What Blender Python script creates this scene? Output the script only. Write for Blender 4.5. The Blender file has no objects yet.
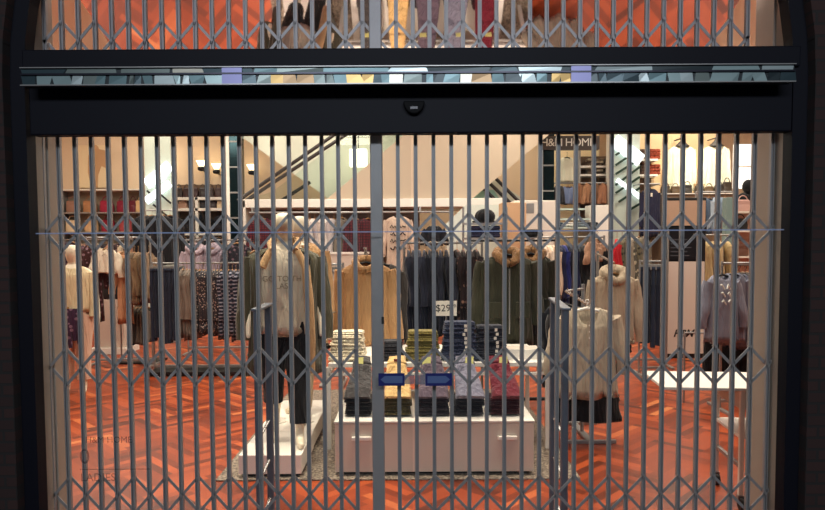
import bpy, bmesh, math, random
from mathutils import Vector, Matrix
random.seed(7)
PI = math.pi
C = bpy.context.scene.collection
# ------------------------------------------------------------------ camera
F = 664.0; YH = 243.0; PITCH = math.radians(2.9); ROLL = math.radians(-.3); EYE = 1.7; CX = 412.5
CY = YH + F*math.tan(PITCH)
cam = bpy.data.objects.new('camera', bpy.data.cameras.new('camera')); C.objects.link(cam)
cam.location = (0, 0, EYE); CM = Matrix.Rotation(PI/2 - PITCH, 3, 'X') @ Matrix.Rotation(ROLL, 3, 'Z'); cam.rotation_euler = CM.to_euler()
cam.data.sensor_width = 36; cam.data.lens = 36*F/825; cam.data.shift_y = (CY-255)/825
cam.data.clip_start = .05; cam.data.clip_end = 100
bpy.context.scene.camera = cam

def at(x, y, D):
    """the point at depth D that the photo shows at (x, y)"""
    d = CM @ Vector(((x-CX)/F, (CY-y)/F, -1))
    return Vector((d.x*D/d.y, D, EYE + d.z*D/d.y))
def px(x, y, D): return at(x, y, D).x
def pz(y, D): return at(CX, y, D).z
def S(D): return F/D

# ------------------------------------------------------------------ materials
def lin(c):
    r = []
    for v in c[:3]:
        v = v/255.0
        r.append(v/12.92 if v <= .04045 else ((v+.055)/1.055)**2.4)
    return (*r, 1)
_M = {}
def new_mat(name):
    m = bpy.data.materials.new(name); m.use_nodes = True
    nt = m.node_tree; b = nt.nodes['Principled BSDF']
    return m, nt, b
def simple(name, col, rough=.5, metal=0, bump=0, bscale=60, var=.0, spec=.5, coat=0):
    if name in _M: return _M[name]
    m, nt, b = new_mat(name); N = nt.nodes; L = nt.links
    b.inputs['Roughness'].default_value = rough; b.inputs['Metallic'].default_value = metal
    b.inputs['Specular IOR Level'].default_value = spec; b.inputs['Coat Weight'].default_value = coat
    b.inputs['Base Color'].default_value = lin(col)
    tc = N.new('ShaderNodeTexCoord')
    if var:
        nz = N.new('ShaderNodeTexNoise'); nz.inputs['Scale'].default_value = bscale*.12; nz.inputs['Detail'].default_value = 4
        L.new(tc.outputs['Object'], nz.inputs['Vector'])
        mx = N.new('ShaderNodeMix'); mx.data_type = 'RGBA'
        l = lin(col); mx.inputs[6].default_value = (*[v*(1-var) for v in l[:3]], 1); mx.inputs[7].default_value = (*[min(1, v*(1+var)) for v in l[:3]], 1)
        L.new(nz.outputs['Fac'], mx.inputs[0]); L.new(mx.outputs[2], b.inputs['Base Color'])
    if bump:
        n2 = N.new('ShaderNodeTexNoise'); n2.inputs['Scale'].default_value = bscale
        L.new(tc.outputs['Object'], n2.inputs['Vector'])
        bp = N.new('ShaderNodeBump'); bp.inputs['Strength'].default_value = bump; bp.inputs['Distance'].default_value = .01
        L.new(n2.outputs['Fac'], bp.inputs['Height']); L.new(bp.outputs['Normal'], b.inputs['Normal'])
    _M[name] = m; return m
def fab(col, pat='plain', c2=None, scale=1.0):
    """woven or knitted cloth; pat: plain, stripes, plaid, print, knit"""
    key = ('fab', tuple(col), pat, tuple(c2) if c2 else None, scale)
    if key in _M: return _M[key]
    m, nt, b = new_mat('fabric_%s' % pat); N = nt.nodes; L = nt.links
    b.inputs['Roughness'].default_value = .88; b.inputs['Specular IOR Level'].default_value = .25
    b.inputs['Sheen Weight'].default_value = .15
    tc = N.new('ShaderNodeTexCoord')
    nz = N.new('ShaderNodeTexNoise'); nz.inputs['Scale'].default_value = 7; nz.inputs['Detail'].default_value = 5
    L.new(tc.outputs['Object'], nz.inputs['Vector'])
    l = lin(col)
    mx = N.new('ShaderNodeMix'); mx.data_type = 'RGBA'
    mx.inputs[6].default_value = (*[v*.8 for v in l[:3]], 1); mx.inputs[7].default_value = (*[min(1, v*1.18) for v in l[:3]], 1)
    L.new(nz.outputs['Fac'], mx.inputs[0]); out = mx.outputs[2]
    def mixin(fac, colour, src):
        q = N.new('ShaderNodeMix'); q.data_type = 'RGBA'
        L.new(fac, q.inputs[0]); L.new(src, q.inputs[6]); q.inputs[7].default_value = lin(colour); return q.outputs[2]
    def ramp(src, a, bb):
        r = N.new('ShaderNodeMapRange'); r.inputs['From Min'].default_value = a; r.inputs['From Max'].default_value = bb
        L.new(src, r.inputs['Value']); return r.outputs['Result']
    if pat in ('stripes', 'plaid'):
        w = N.new('ShaderNodeTexWave'); w.bands_direction = 'Z'; w.inputs['Scale'].default_value = 4.5*scale; w.inputs['Distortion'].default_value = 1.2
        L.new(tc.outputs['Object'], w.inputs['Vector']); out = mixin(ramp(w.outputs['Fac'], .62, .8), c2, out)
    if pat == 'plaid':
        w = N.new('ShaderNodeTexWave'); w.bands_direction = 'X'; w.inputs['Scale'].default_value = 4.5*scale
        L.new(tc.outputs['Object'], w.inputs['Vector']); out = mixin(ramp(w.outputs['Fac'], .62, .8), c2, out)
    if pat == 'print':
        v = N.new('ShaderNodeTexVoronoi'); v.inputs['Scale'].default_value = 16*scale
        L.new(tc.outputs['Object'], v.inputs['Vector']); out = mixin(ramp(v.outputs['Distance'], .34, .26), c2, out)
    L.new(out, b.inputs['Base Color'])
    n2 = N.new('ShaderNodeTexNoise'); n2.inputs['Scale'].default_value = 60 if pat == 'knit' else 160
    L.new(tc.outputs['Object'], n2.inputs['Vector'])
    bp = N.new('ShaderNodeBump'); bp.inputs['Strength'].default_value = .6 if pat == 'knit' else .3; bp.inputs['Distance'].default_value = .006
    mp = N.new('ShaderNodeMapping'); mp.inputs['Scale'].default_value = (17, 17, 3.2); n3 = N.new('ShaderNodeTexNoise'); n3.inputs['Scale'].default_value = 1; n3.inputs['Detail'].default_value = 2; n3.inputs['Distortion'].default_value = .6
    L.new(tc.outputs['Object'], mp.inputs['Vector']); L.new(mp.outputs[0], n3.inputs['Vector'])
    b3 = N.new('ShaderNodeBump'); b3.inputs['Strength'].default_value = .8; b3.inputs['Distance'].default_value = .05
    L.new(n3.outputs['Fac'], b3.inputs['Height']); L.new(b3.outputs['Normal'], bp.inputs['Normal'])
    L.new(n2.outputs['Fac'], bp.inputs['Height']); L.new(bp.outputs['Normal'], b.inputs['Normal'])
    _M[key] = m; return m
def emit(name, col, st):
    if name in _M: return _M[name]
    m, nt, b = new_mat(name)
    b.inputs['Base Color'].default_value = lin(col); b.inputs['Emission Color'].default_value = lin(col); b.inputs['Emission Strength'].default_value = st
    _M[name] = m; return m
def clear_glass(name, tint=(255, 255, 255), refl=.05, rough=.0):
    if name in _M: return _M[name]
    m = bpy.data.materials.new(name); m.use_nodes = True; nt = m.node_tree; N = nt.nodes; L = nt.links
    N.remove(N['Principled BSDF'])
    t = N.new('ShaderNodeBsdfTransparent'); t.inputs['Color'].default_value = lin(tint)
    g = N.new('ShaderNodeBsdfGlossy'); g.inputs['Roughness'].default_value = rough
    lw = N.new('ShaderNodeFresnel'); lw.inputs['IOR'].default_value = 1.35
    ml = N.new('ShaderNodeMath'); ml.operation = 'MULTIPLY_ADD'; ml.inputs[1].default_value = .8; ml.inputs[2].default_value = refl-.02
    mx = N.new('ShaderNodeMixShader')
    L.new(lw.outputs[0], ml.inputs[0]); L.new(ml.outputs[0], mx.inputs[0]); L.new(t.outputs[0], mx.inputs[1]); L.new(g.outputs[0], mx.inputs[2])
    L.new(mx.outputs[0], N['Material Output'].inputs['Surface'])
    _M[name] = m; return m
def film(name, col, alpha):
    m, nt, b = new_mat(name); b.inputs['Base Color'].default_value = lin(col); b.inputs['Alpha'].default_value = alpha; b.inputs['Roughness'].default_value = .6
    return m

M_navy = simple('navy_frame_paint', (10, 11, 22), .6, spec=.2)
M_bar = simple('grey_painted_steel', (150, 146, 147), .45, .25, .1, 90, .1)
M_white = simple('white_lacquer', (238, 232, 222), .45)
M_whitemat = simple('white_laminate', (232, 224, 212), .6)
M_pinkwhite = simple('warm_white_laminate', (208, 194, 180), .55)
M_black = simple('black_plastic', (14, 14, 16), .5)
M_chrome = simple('brushed_chrome', (200, 200, 200), .25, 1)
M_metal = simple('satin_grey_metal', (158, 156, 154), .35, .45)
M_beige = simple('beige_wall_paint', (232, 208, 178), .8, 0, .05, 40, .03)
M_jamb = simple('taupe_jamb_paint', (156, 143, 131), .6, 0, .05, 30, .05)
M_skin = simple('white_mannequin_lacquer', (240, 226, 200), .35)
M_tag = simple('yellow_swing_tag', (250, 240, 150), .6)
M_card = simple('white_card', (240, 230, 215), .7)
M_ink = simple('black_ink', (18, 18, 18), .7)
M_inkw = simple('white_lettering', (235, 235, 228), .6)
M_wood = simple('hanger_wood', (150, 110, 70), .5)

# ------------------------------------------------------------------ mesh builder
class MB:
    def __init__(s): s.v = []; s.f = []; s.sm = []; s.col = None
    def add(s, vs, fs, smooth=False):
        o = len(s.v); s.v += [Vector(p) for p in vs]
        for f in fs: s.f.append([i+o for i in f]); s.sm.append(smooth)
        return s
    def box(s, x0, x1, y0, y1, z0, z1):
        vs = [(x, y, z) for z in (z0, z1) for y in (y0, y1) for x in (x0, x1)]
        return s.add(vs, [(0, 2, 3, 1), (4, 5, 7, 6), (0, 1, 5, 4), (2, 6, 7, 3), (0, 4, 6, 2), (1, 3, 7, 5)])
    def bar(s, a, b, w, t, up=(0, -1, 0)):
        """flat bar from a to b, w wide, t thick along up"""
        a, b = Vector(a), Vector(b); d = (b-a).normalized(); n = Vector(up); n = (n - d*n.dot(d)).normalized(); r = d.cross(n)
        vs = [p + r*sx*w/2 + n*sn*t/2 for p in (a, b) for sn in (-1, 1) for sx in (-1, 1)]
        return s.add(vs, [(0, 1, 3, 2), (4, 6, 7, 5), (0, 4, 5, 1), (2, 3, 7, 6), (0, 2, 6, 4), (1, 5, 7, 3)])
    def tube(s, pts, r, seg=8, flat=1.0, cap=True):
        pts = [Vector(p) for p in pts]; n = len(pts); rs = r if isinstance(r, (list, tuple)) else [r]*n
        rings = []; ref = None
        for i, p in enumerate(pts):
            d = (pts[min(i+1, n-1)] - pts[max(i-1, 0)]).normalized()
            if ref is None: ref = Vector((0, 1, 0)) if abs(d.y) < .9 else Vector((1, 0, 0))
            u = (ref - d*ref.dot(d)).normalized(); ref = u; w = d.cross(u)
            rings.append([p + (u*math.sin(t)*flat + w*math.cos(t))*rs[i] for t in [2*PI*k/seg for k in range(seg)]])
        return s.loft(rings, cap, cap)
    def loft(s, rings, c0=True, c1=True, closed=True, smooth=True):
        n = len(rings[0]); vs = [p for r in rings for p in r]; fs = []
        for i in range(len(rings)-1):
            for k in range(n if closed else n-1):
                a, b = i*n+k, i*n+(k+1) % n; fs.append((a, b, b+n, a+n))
        s.add(vs, fs, smooth)
        if c0: s.add(rings[0], [tuple(range(n))[::-1]])
        if c1: s.add(rings[-1], [tuple(range(n))])
        return s
    def prism(s, poly, y0, y1):
        """polygon of (x, z) run from depth y0 to y1"""
        n = len(poly); vs = [(x, y0, z) for x, z in poly] + [(x, y1, z) for x, z in poly]
        return s.add(vs, [tuple(range(n)), tuple(range(n, 2*n))[::-1]] + [(k, k+n, (k+1) % n+n, (k+1) % n) for k in range(n)])
    def ball(s, c, rx, ry, rz, seg=14, rings=9, jit=0, rnd=None):
        c = Vector(c); R = []
        for i in range(rings+1):
            a = PI*(i+.02)/(rings+.04); j = 1
            R.append([c + Vector((rx*math.sin(a)*math.cos(t), ry*math.sin(a)*math.sin(t), rz*math.cos(a)))*(1+(rnd.uniform(-jit, jit) if rnd else 0)) for t in [2*PI*k/seg for k in range(seg)]])
        return s.loft(R)
    def slab(s, cx, cy, z0, w, d, h, r=.03, rnd=None, seg=6):
        """soft rounded slab, as folded cloth"""
        def outline(ins):
            P = []
            for qx, qy, a0 in ((1, 1, 0), (-1, 1, PI/2), (-1, -1, PI), (1, -1, 1.5*PI)):
                for k in range(seg):
                    a = a0 + PI/2*k/(seg-1); rr = max(r-ins*.3, .004)
                    P.append((cx + qx*(w/2-r) + math.cos(a)*rr - qx*ins*.95, cy + qy*(d/2-r) + math.sin(a)*rr - qy*ins*.95))
            return P
        rings = []
        for k in range(5):
            a = PI*k/4; ins = h/2*(1-math.sin(a)); z = z0 + h/2 - math.cos(a)*h/2
            rings.append([Vector((x, y, z + (rnd.uniform(-.003, .003) if rnd else 0))) for x, y in outline(ins)])
        return s.loft(rings)
    def move(s, m):
        s.v = [m @ p for p in s.v]; return s
    def build(s, name, mat, parent=None, org=None, bev=0, solid=0, loc=None, flat=False):
        me = bpy.data.meshes.new(name)
        off = Vector(org) if org is not None else Vector((0, 0, 0))
        me.from_pydata([tuple(p-off) for p in s.v], [], s.f)
        me.polygons.foreach_set('use_smooth', s.sm); me.update()
        if not flat:
            bm = bmesh.new(); bm.from_mesh(me); bmesh.ops.recalc_face_normals(bm, faces=bm.faces); bm.to_mesh(me); bm.free()
        if mat: me.materials.append(mat)
        o = bpy.data.objects.new(name, me); C.objects.link(o)
        if parent: o.parent = parent
        if loc is not None: o.location = loc
        if solid:
            q = o.modifiers.new('solid', 'SOLIDIFY'); q.thickness = solid
        if bev:
            q = o.modifiers.new('bevel', 'BEVEL'); q.width = bev; q.segments = 2; q.limit_method = 'ANGLE'
        return o
def thing(name, label, cat, loc=(0, 0, 0), rz=0, group=None):
    o = bpy.data.objects.new(name, None); C.objects.link(o); o.empty_display_size = .1
    o.location = loc; o.rotation_euler = (0, 0, rz); o['label'] = label; o['category'] = cat
    if group: o['group'] = group
    return o
def tag(o, label, cat, group=None):
    o['label'] = label; o['category'] = cat
    if group: o['group'] = group
    return o
def struct(name, mb, mat, **k):
    o = mb.build(name, mat, **k)
    if k.get('parent') is None: o['kind'] = 'structure'
    return o
def text(name, body, size, mat, parent, loc, rot=(PI/2, 0, 0), shear=0, ext=.001, align='CENTER', space=1.0, off=0):
    cu = bpy.data.curves.new(name, 'FONT'); cu.body = body; cu.size = size; cu.align_x = align; cu.align_y = 'CENTER'
    cu.extrude = ext; cu.shear = shear; cu.space_character = space; cu.offset = off; cu.materials.append(mat); cu.resolution_u = 3
    q = bpy.data.objects.new(name, cu); C.objects.link(q)
    me = bpy.data.meshes.new_from_object(q.evaluated_get(bpy.context.evaluated_depsgraph_get())); bpy.data.objects.remove(q)
    o = bpy.data.objects.new(name, me); C.objects.link(o); o.parent = parent; o.location = loc; o.rotation_euler = rot
    return o
ORD = 'first second third fourth fifth sixth seventh eighth ninth tenth eleventh twelfth thirteenth fourteenth fifteenth sixteenth'.split()

# ================================================================== SETTING
DF, DG, DGL = 3.2, 3.42, 3.32       # wall face, gate plane, glass plane
RX = 1.93                            # arch radius at the springing
ZS = 2.5
# --- brick wall with an arched hole
def arch(R, zs, zb, n=24):
    return [(R*math.cos(PI*k/n), zs + R*math.sin(PI*k/n)) for k in range(n+1)]
def brick():
    m, nt, b = new_mat('dark_brick'); N = nt.nodes; L = nt.links
    tc = N.new('ShaderNodeTexCoord'); mp = N.new('ShaderNodeMapping'); mp.inputs['Rotation'].default_value = (PI/2, 0, 0)
    br = N.new('ShaderNodeTexBrick'); br.inputs['Scale'].default_value = 4.4; br.inputs['Color1'].default_value = lin((54, 34, 31)); br.inputs['Color2'].default_value = lin((46, 30, 28)); br.inputs['Mortar'].default_value = lin((36, 32, 31))
    br.inputs['Mortar Size'].default_value = .03
    L.new(tc.outputs['Object'], mp.inputs['Vector']); L.new(mp.outputs[0], br.inputs['Vector']); L.new(br.outputs['Color'], b.inputs['Base Color'])
    bp = N.new('ShaderNodeBump'); bp.inputs['Strength'].default_value = .6; bp.inputs['Distance'].default_value = .01; bp.invert = True
    L.new(br.outputs['Fac'], bp.inputs['Height']); L.new(bp.outputs['Normal'], b.inputs['Normal']); b.inputs['Roughness'].default_value = .9
    return m
RO = px(814, 240, DF)                # outer edge of the dark frame
def arch_ring(Ri, Ro, zs, y0, y1, n=32):
    """jambs and arch between two concentric outlines, from floor up"""
    mb = MB()
    inner = [(Ri, 0)] + arch(Ri, zs, 0, n) + [(-Ri, 0)]
    outer = [(Ro, 0)] + arch(Ro, zs, 0, n) + [(-Ro, 0)]
    N_ = len(inner)
    vs = [(x, y, z) for y in (y0, y1) for p in (inner, outer) for x, z in p]
    fs = []
    for k in range(N_-1):
        i0, i1, o0, o1 = k, k+1, N_+k, N_+k+1; b = 2*N_
        fs += [(i0, i1, o1, o0), (b+i0, b+o0, b+o1, b+i1), (i0, b+i0, b+i1, i1), (o0, o1, b+o1, b+o0)]
    mb.add(vs, fs); return mb
mb = MB()
top = 5.2; n = 32
inner = [(RO, 0)] + arch(RO, ZS, 0, n) + [(-RO, 0)]
outer = [(9.8, 0)]
for x, z in inner[1:-1]:
    a = math.atan2(max(z-ZS, 0), x); 
    t = min(9.8/max(abs(math.cos(a)), 1e-6), (top-ZS)/max(math.sin(a), 1e-6)); outer.append((t*math.cos(a), ZS+t*math.sin(a)))
outer.append((-9.8, 0))
vs = [(x, y, z) for y in (DF, DG+.12) for p in (inner, outer) for x, z in p]; fs = []
NN = len(inner)
for k in range(NN-1):
    b = 2*NN; fs += [(k, k+1, NN+k+1, NN+k), (b+k, b+NN+k, b+NN+k+1, b+k+1), (k, b+k, b+k+1, k+1)]
mb.add(vs, fs); struct('wall_front', mb, brick(), loc=(-.012, 0, 0))
RI = px(784, 200, DGL+.02)
struct('trim_1', arch_ring(RI, RO+.001, ZS, DF+.06, DGL+.02), M_navy, loc=(-.012, 0, 0))
# transom bar and the door operator box
struct('trim_2', MB().box(-RI-.01, RI+.01, DF+.04, DG+.06, pz(68, DF+.04), pz(47.5, DF+.04)), M_navy, bev=.006)
struct('trim_3', MB().box(-RI-.0, RI+.0, DF+.07, DGL+.025, pz(135.5, DGL+.025), pz(80, DF+.07)), M_navy, bev=.006)
# floor
def herring():
    m, nt, b = new_mat('cherry_parquet'); N = nt.nodes; L = nt.links
    at_ = N.new('ShaderNodeAttribute'); at_.attribute_name = 'tone'
    cr = N.new('ShaderNodeValToRGB'); e = cr.color_ramp.elements
    e[0].color = lin((104, 44, 25)); e[1].color = lin((232, 140, 84)); x = e.new(.42); x.color = lin((162, 69, 36)); x = e.new(.75); x.color = lin((198, 92, 48))
    L.new(at_.outputs['Fac'], cr.inputs[0])
    tc = N.new('ShaderNodeTexCoord'); nz = N.new('ShaderNodeTexNoise'); nz.inputs['Scale'].default_value = 9; nz.inputs['Detail'].default_value = 6
    mp = N.new('ShaderNodeMapping'); mp.inputs['Scale'].default_value = (1, 1, 1); L.new(tc.outputs['Object'], mp.inputs[0]); L.new(mp.outputs[0], nz.inputs['Vector'])
    mx = N.new('ShaderNodeMix'); mx.data_type = 'RGBA'; mx.blend_type = 'MULTIPLY'; mx.inputs[0].default_value = .18
    L.new(cr.outputs[0], mx.inputs[6]); L.new(nz.outputs['Fac'], mx.inputs[7]); L.new(mx.outputs[2], b.inputs['Base Color'])
    b.inputs['Roughness'].default_value = .38; b.inputs['Specular IOR Level'].default_value = .4
    return m
rnd = random.Random(3)
Lp, Wp = .42, .07
mb = MB(); tones = []
R45 = Matrix.Rotation(PI/4, 3, 'Z')
rep = 7
def plank(x0, y0, x1, y1):
    c = R45 @ Vector(((x0+x1)/2, (y0+y1)/2, 0)); c.y += 9
    if not (-10 < c.x < 10 and 3.2 < c.y < 15.9): return
    if abs(c.x) > c.y*.68+.6: return
    vs = [R45 @ Vector(p) + Vector((0, 9, 0)) for p in ((x0, y0, 0), (x1, y0, 0), (x1, y1, 0), (x0, y1, 0))]
    mb.add(vs, [(0, 1, 2, 3)]); tones.append(min(1, max(0, rnd.gauss(.40, .22))))
n_ = int(Lp/Wp)
for i in range(-190, 190):
    for j in range(-30, 30):
        ox = i*Wp + j*Lp; oy = i*Wp - j*Lp
        plank(ox, oy, ox+Lp, oy+Wp); plank(ox+Lp, oy-Lp+Wp, ox+Lp+Wp, oy+Wp)
fl = mb.build('floor', herring(), flat=True); fl['kind'] = 'structure'
att = fl.data.attributes.new('tone', 'FLOAT', 'FACE'); att.data.foreach_set('value', tones)
# sub-floor under the parquet and pavement in front of the door
o = MB().box(-9.9, 9.9, 3.0, 16, -.1, -.003).build('floor_base', simple('cherry_subfloor', (150, 60, 34), .5)); o['kind'] = 'structure'
o = MB().box(-9.9, 9.9, -4, 3.0, -.1, -.002).build('pavement', simple('dark_paving', (28, 28, 31), .7, 0, .2, 20, .2)); o['kind'] = 'structure'
# room shell
struct('wall_back', MB().box(-9.9, 9.9, 15.6, 15.8, 0, 5), M_beige)
struct('wall_left', MB().box(-10, -9.8, 3.0, 15.8, 0, 5), M_beige)
struct('wall_right', MB().box(9.8, 10, 3.0, 15.8, 0, 5), M_beige)
struct('ceiling', MB().box(-10, 10, DG+.3, 15.8, 5, 5.1), simple('ceiling_white', (235, 228, 215), .8))
# jamb returns beside the gate
for s_, nm in ((-1, 'trim_4'), (1, 'trim_5')):
    xi = s_*(RI+.004); m_ = MB().box(min(xi, xi+s_*.03), max(xi, xi+s_*.03), DGL+.022, DG+(.12 if s_ < 0 else .22), 0, 3.6)
    m_.box(min(xi-s_*.012, xi), max(xi-s_*.012, xi), DGL+.115, DGL+.13, 0, 3.6)
    struct(nm, m_, M_jamb, bev=.004, loc=(-.012, 0, 0))
# mirrored soffit above the gate, canted down into the shop
mir = simple('mirror_silver', (225, 215, 215), .03, 1)
MT = math.radians(-20.4); y0, z0 = DG+.22, pz(0, DG+.22)+.07
yA, zA = 3.52, 3.03
yB = 4.10
o = MB().add([(-1.76, yA, zA), (1.76, yA, zA), (1.76, yB, zA+(yB-yA)*math.tan(MT)), (-1.76, yB, zA+(yB-yA)*math.tan(MT)),
              (-1.76, yA, zA+.03), (1.76, yA, zA+.03), (1.76, yB, zA+.03+(yB-yA)*math.tan(MT)), (-1.76, yB, zA+.03+(yB-yA)*math.tan(MT))],
             [(0, 1, 2, 3), (7, 6, 5, 4), (0, 4, 5, 1), (1, 5, 6, 2), (2, 6, 7, 3), (3, 7, 4, 0)]).build('mirrored_soffit', mir)
tag(o, 'mirrored panel sloping behind the modelled gate reflection, reflecting floor and trouser table', 'mirror')
# glossy strip over the door box, its reflections painted as coloured patches
t = thing('reflection_strip', 'glossy strip with reflections painted as small coloured patches above the dark door box', 'trim strip', (0, DF-.05, pz(75, DF-.05)))
zt, zb = pz(66.5, DF-.05)-t.location.z, pz(84, DF-.05)-t.location.z
xl, xr = px(22, 75, DF-.05), px(794, 75, DF-.05)
MB().box(xl, xr, -.002, .05, zb, zt).build('backing', simple('strip_backing', (40, 48, 52), .4, .3), t)
zm = zb+(zt-zb)*.62
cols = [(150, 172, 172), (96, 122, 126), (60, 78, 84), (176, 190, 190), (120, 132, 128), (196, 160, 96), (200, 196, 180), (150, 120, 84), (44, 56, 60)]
mats = [simple('reflection_patch_%d' % i, c, .3, .4) for i, c in enumerate(cols)]
x = xl; k = 0; pieces = {i: MB() for i in range(len(cols))}
peri = simple('periwinkle_reflection', (146, 146, 196), .35, .2)
rn = random.Random(11); pm = MB()
def reflection_patch(mbb, xa, xb, za, zb_):
    j = lambda: rn.uniform(-.012, .012)
    vs = [(xa+j(), -.006+rn.uniform(-.003, .003), za), (xb+j(), -.006+rn.uniform(-.003, .003), za), (xb+j(), -.006, zb_), (xa+j(), -.006, zb_)]
    vb = [(p[0], .0, p[2]) for p in vs]
    mbb.add(vs+vb, [(0, 1, 2, 3), (7, 6, 5, 4), (0, 4, 5, 1), (1, 5, 6, 2), (2, 6, 7, 3), (3, 7, 4, 0)])
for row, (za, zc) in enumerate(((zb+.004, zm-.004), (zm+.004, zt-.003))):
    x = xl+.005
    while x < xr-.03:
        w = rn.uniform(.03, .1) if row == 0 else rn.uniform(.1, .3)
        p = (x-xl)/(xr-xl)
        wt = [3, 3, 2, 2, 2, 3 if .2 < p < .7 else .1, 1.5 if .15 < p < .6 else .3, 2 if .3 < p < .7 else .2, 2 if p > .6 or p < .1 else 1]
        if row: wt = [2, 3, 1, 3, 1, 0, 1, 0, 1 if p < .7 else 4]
        q = MB(); reflection_patch(q, x, min(x+w-.003, xr-.003), za, zc); q.build('reflection_patch', mats[rn.choices(range(len(cols)), wt)[0]], t); x += w
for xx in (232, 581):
    pm = MB().box(px(xx-10, 75, DF-.06), px(xx+10, 75, DF-.06), -.014, 0, zb, zt); pm.build('column_reflection', peri, t)
MB().box(xl, xr, -.016, 0, zm-.004, zm+.004).build('divider', simple('divider_dark', (46, 46, 56), .3, .6), t)
MB().box(xl, xr, -.02, 0, zb-.003, zb+.002).box(xl, xr, -.02, 0, zt-.003, zt+.001).build('edge_bead', M_metal, t)
# motion sensor under the box face
t = thing('motion_sensor', 'small black rounded motion sensor on the dark box over the gate', 'sensor', (px(414, 108, DF+.07), DF+.07, pz(108, DF+.07)))
pts = [(-.052, .028), (.052, .028)] + [(.052*math.cos(a), .028-.062*math.sin(a)) for a in [PI*k/12 for k in range(1, 12)]]
MB().prism(pts, -.035, .0).build('housing', simple('sensor_black', (5, 5, 7), .7, spec=.2), t, bev=.006)
MB().box(-.018, .018, -.038, -.034, -.012, .0).build('lens', simple('sensor_lens', (70, 66, 74), .15), t)
# --- glass sliding leaves
GL = clear_glass('door_glass', (250, 252, 252), .03)
zgt = pz(135, DF+.02)+.05
for nm, xa, xb in (('door_1', px(30, 200, DGL), -.004), ('door_2', .004, px(790, 200, DGL))):
    d = struct(nm, MB().box(xa, xb, DGL-.006, DGL+.006, .02, zgt), GL)
    MB().box(xa, xb, DGL-.0085, DGL-.0065, pz(231.6, DGL)-.003, pz(231.6, DGL)+.003).build('glass_line', film('pale_blue_line', (170, 190, 230), .5), d)  # thin pale blue line across the glass leaf
ft = thing('door_lettering', 'faint grey floor directory lettering low on the glass door', 'lettering', (px(80, 440, DGL), DGL-.008, pz(440, DGL)))
fm = film('grey_decal', (70, 56, 66), .32)
def decal(s_, xx, yy, size): return text('lettering', s_, size, fm, ft, (px(xx, yy, DGL)-ft.location.x, 0, pz(yy, DGL)-ft.location.z), ext=.0005, align='LEFT')
decal('LADIES', 81, 475.5, .058); decal('0', 80, 455, .11); decal('H&M HOME', 86, 438, .045)
MB().box(0, px(150, 467, DGL)-px(80, 467, DGL), 0, .0008, pz(467.5, DGL)-ft.location.z, pz(466.8, DGL)-ft.location.z).build('rule', fm, ft)
# arrow stickers
navy_st = simple('navy_sticker', (22, 32, 104), .4); grey_st = simple('blue_grey_sticker', (84, 104, 150), .4); clr = film('clear_sticker', (120, 126, 140), .55)
for nm, x0, x1, sgn in (('left', 378.5, 404.5, -1), ('right', 425.5, 452, 1)):
    c = at((x0+x1)/2, 379.5, DGL-.008); w = (px(x1, 379, DGL)-px(x0, 379, DGL)); h = .064
    t = thing('arrow_sticker', 'navy door sticker with grey-blue arrow pointing %s' % nm, 'sticker', c)
    MB().box(-w/2, w/2, -.001, 0, -h/2, h/2).build('backing', navy_st, t)
    a = w/2-.01; b = h/2-.014
    MB().prism([(sgn*a, 0), (sgn*(a-.022), b), (-sgn*a, b), (-sgn*a, -b), (sgn*(a-.022), -b)][::1], -.0016, -.0008).build('arrow', grey_st, t)
    xe = -sgn*w/2; xm = xe - sgn*.05
    MB().box(min(xe, xm), max(xe, xm), -.001, 0, -h/2+.008, h/2-.008).build('clear_tab', clr, t)

# ================================================================== SCISSOR GATE
def gate(name, label, xs, odd, rows, ztop, zbot, half, post=None, key=True):
    t = thing(name, label, 'gate', (xs[0], DG, zbot))
    ox, oz = xs[0], zbot
    for i, x in enumerate(xs):
        w = .0100
        m = MB().box(x-ox-w, x-ox+w, -.004, .006, 0, ztop-oz)
        m.box(x-ox-w, x-ox-w+.005, -.014, -.004, 0, ztop-oz).box(x-ox+w-.005, x-ox+w, -.014, -.004, 0, ztop-oz)
        m.build('bar', M_bar, t)
    sp = xs[1]-xs[0]
    for z in rows:
        for i in range(len(xs)):
            if i % 2 != odd: continue
            for sgn in (-1, 1):
                xa, xb = xs[i]-sp, xs[i]+sp
                if i == 0: xa = xs[i]
                if i == len(xs)-1: xb = xs[i]
                f = lambda xx: z-oz + sgn*(xx-xs[i])/sp*half
                yy = -.012 if sgn > 0 else .012
                m = MB().bar((xa-ox, yy, f(xa)), (xb-ox, yy, f(xb)), .0145, .004)
                for xx in (xa, xs[i], xb):
                    m.tube([(xx-ox, yy-.006, f(xx)), (xx-ox, yy+.006, f(xx))], .0075, 8)
                m.build('lattice_strip', M_bar, t)
    if post:
        xa, xb = post
        MB().box(xa-ox, xb-ox, -.03, .03, 0, ztop-oz).build('lock_stile', M_bar, t, bev=.004)
        kk = px(384.5, 320, DG)-ox
        if key: MB().box(kk-.014, kk-.001, -.034, -.029, pz(323, DG)-oz, pz(316, DG)-oz).build('keyhole', M_black, t)
    return t
rows = [pz(232, DG), pz(366, DG), pz(494, DG)]
half = (pz(214, DG)-pz(251, DG))/2
yy = 300
xsL = [px(356-16.22*k, yy, DG) for k in range(20)][::-1]
xsR = [px(398.7+17.6*k, yy, DG) for k in range(23)]
zt = pz(135, DG)+.12
gate('scissor_gate', 'grey folding scissor gate leaf carrying the thick lock post', xsL, 0, rows, zt, .02, half, (px(371.5, yy, DG), px(383.5, yy, DG)))
gate('scissor_gate', 'grey folding scissor gate leaf without the lock post, right of it', xsR, 1, rows, zt, .02, half)
xsT = [px(62+16.7*k, 20, DG) for k in range(-1, 42)]  # reflection of the gate above the lintel, modelled as solid bars
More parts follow.
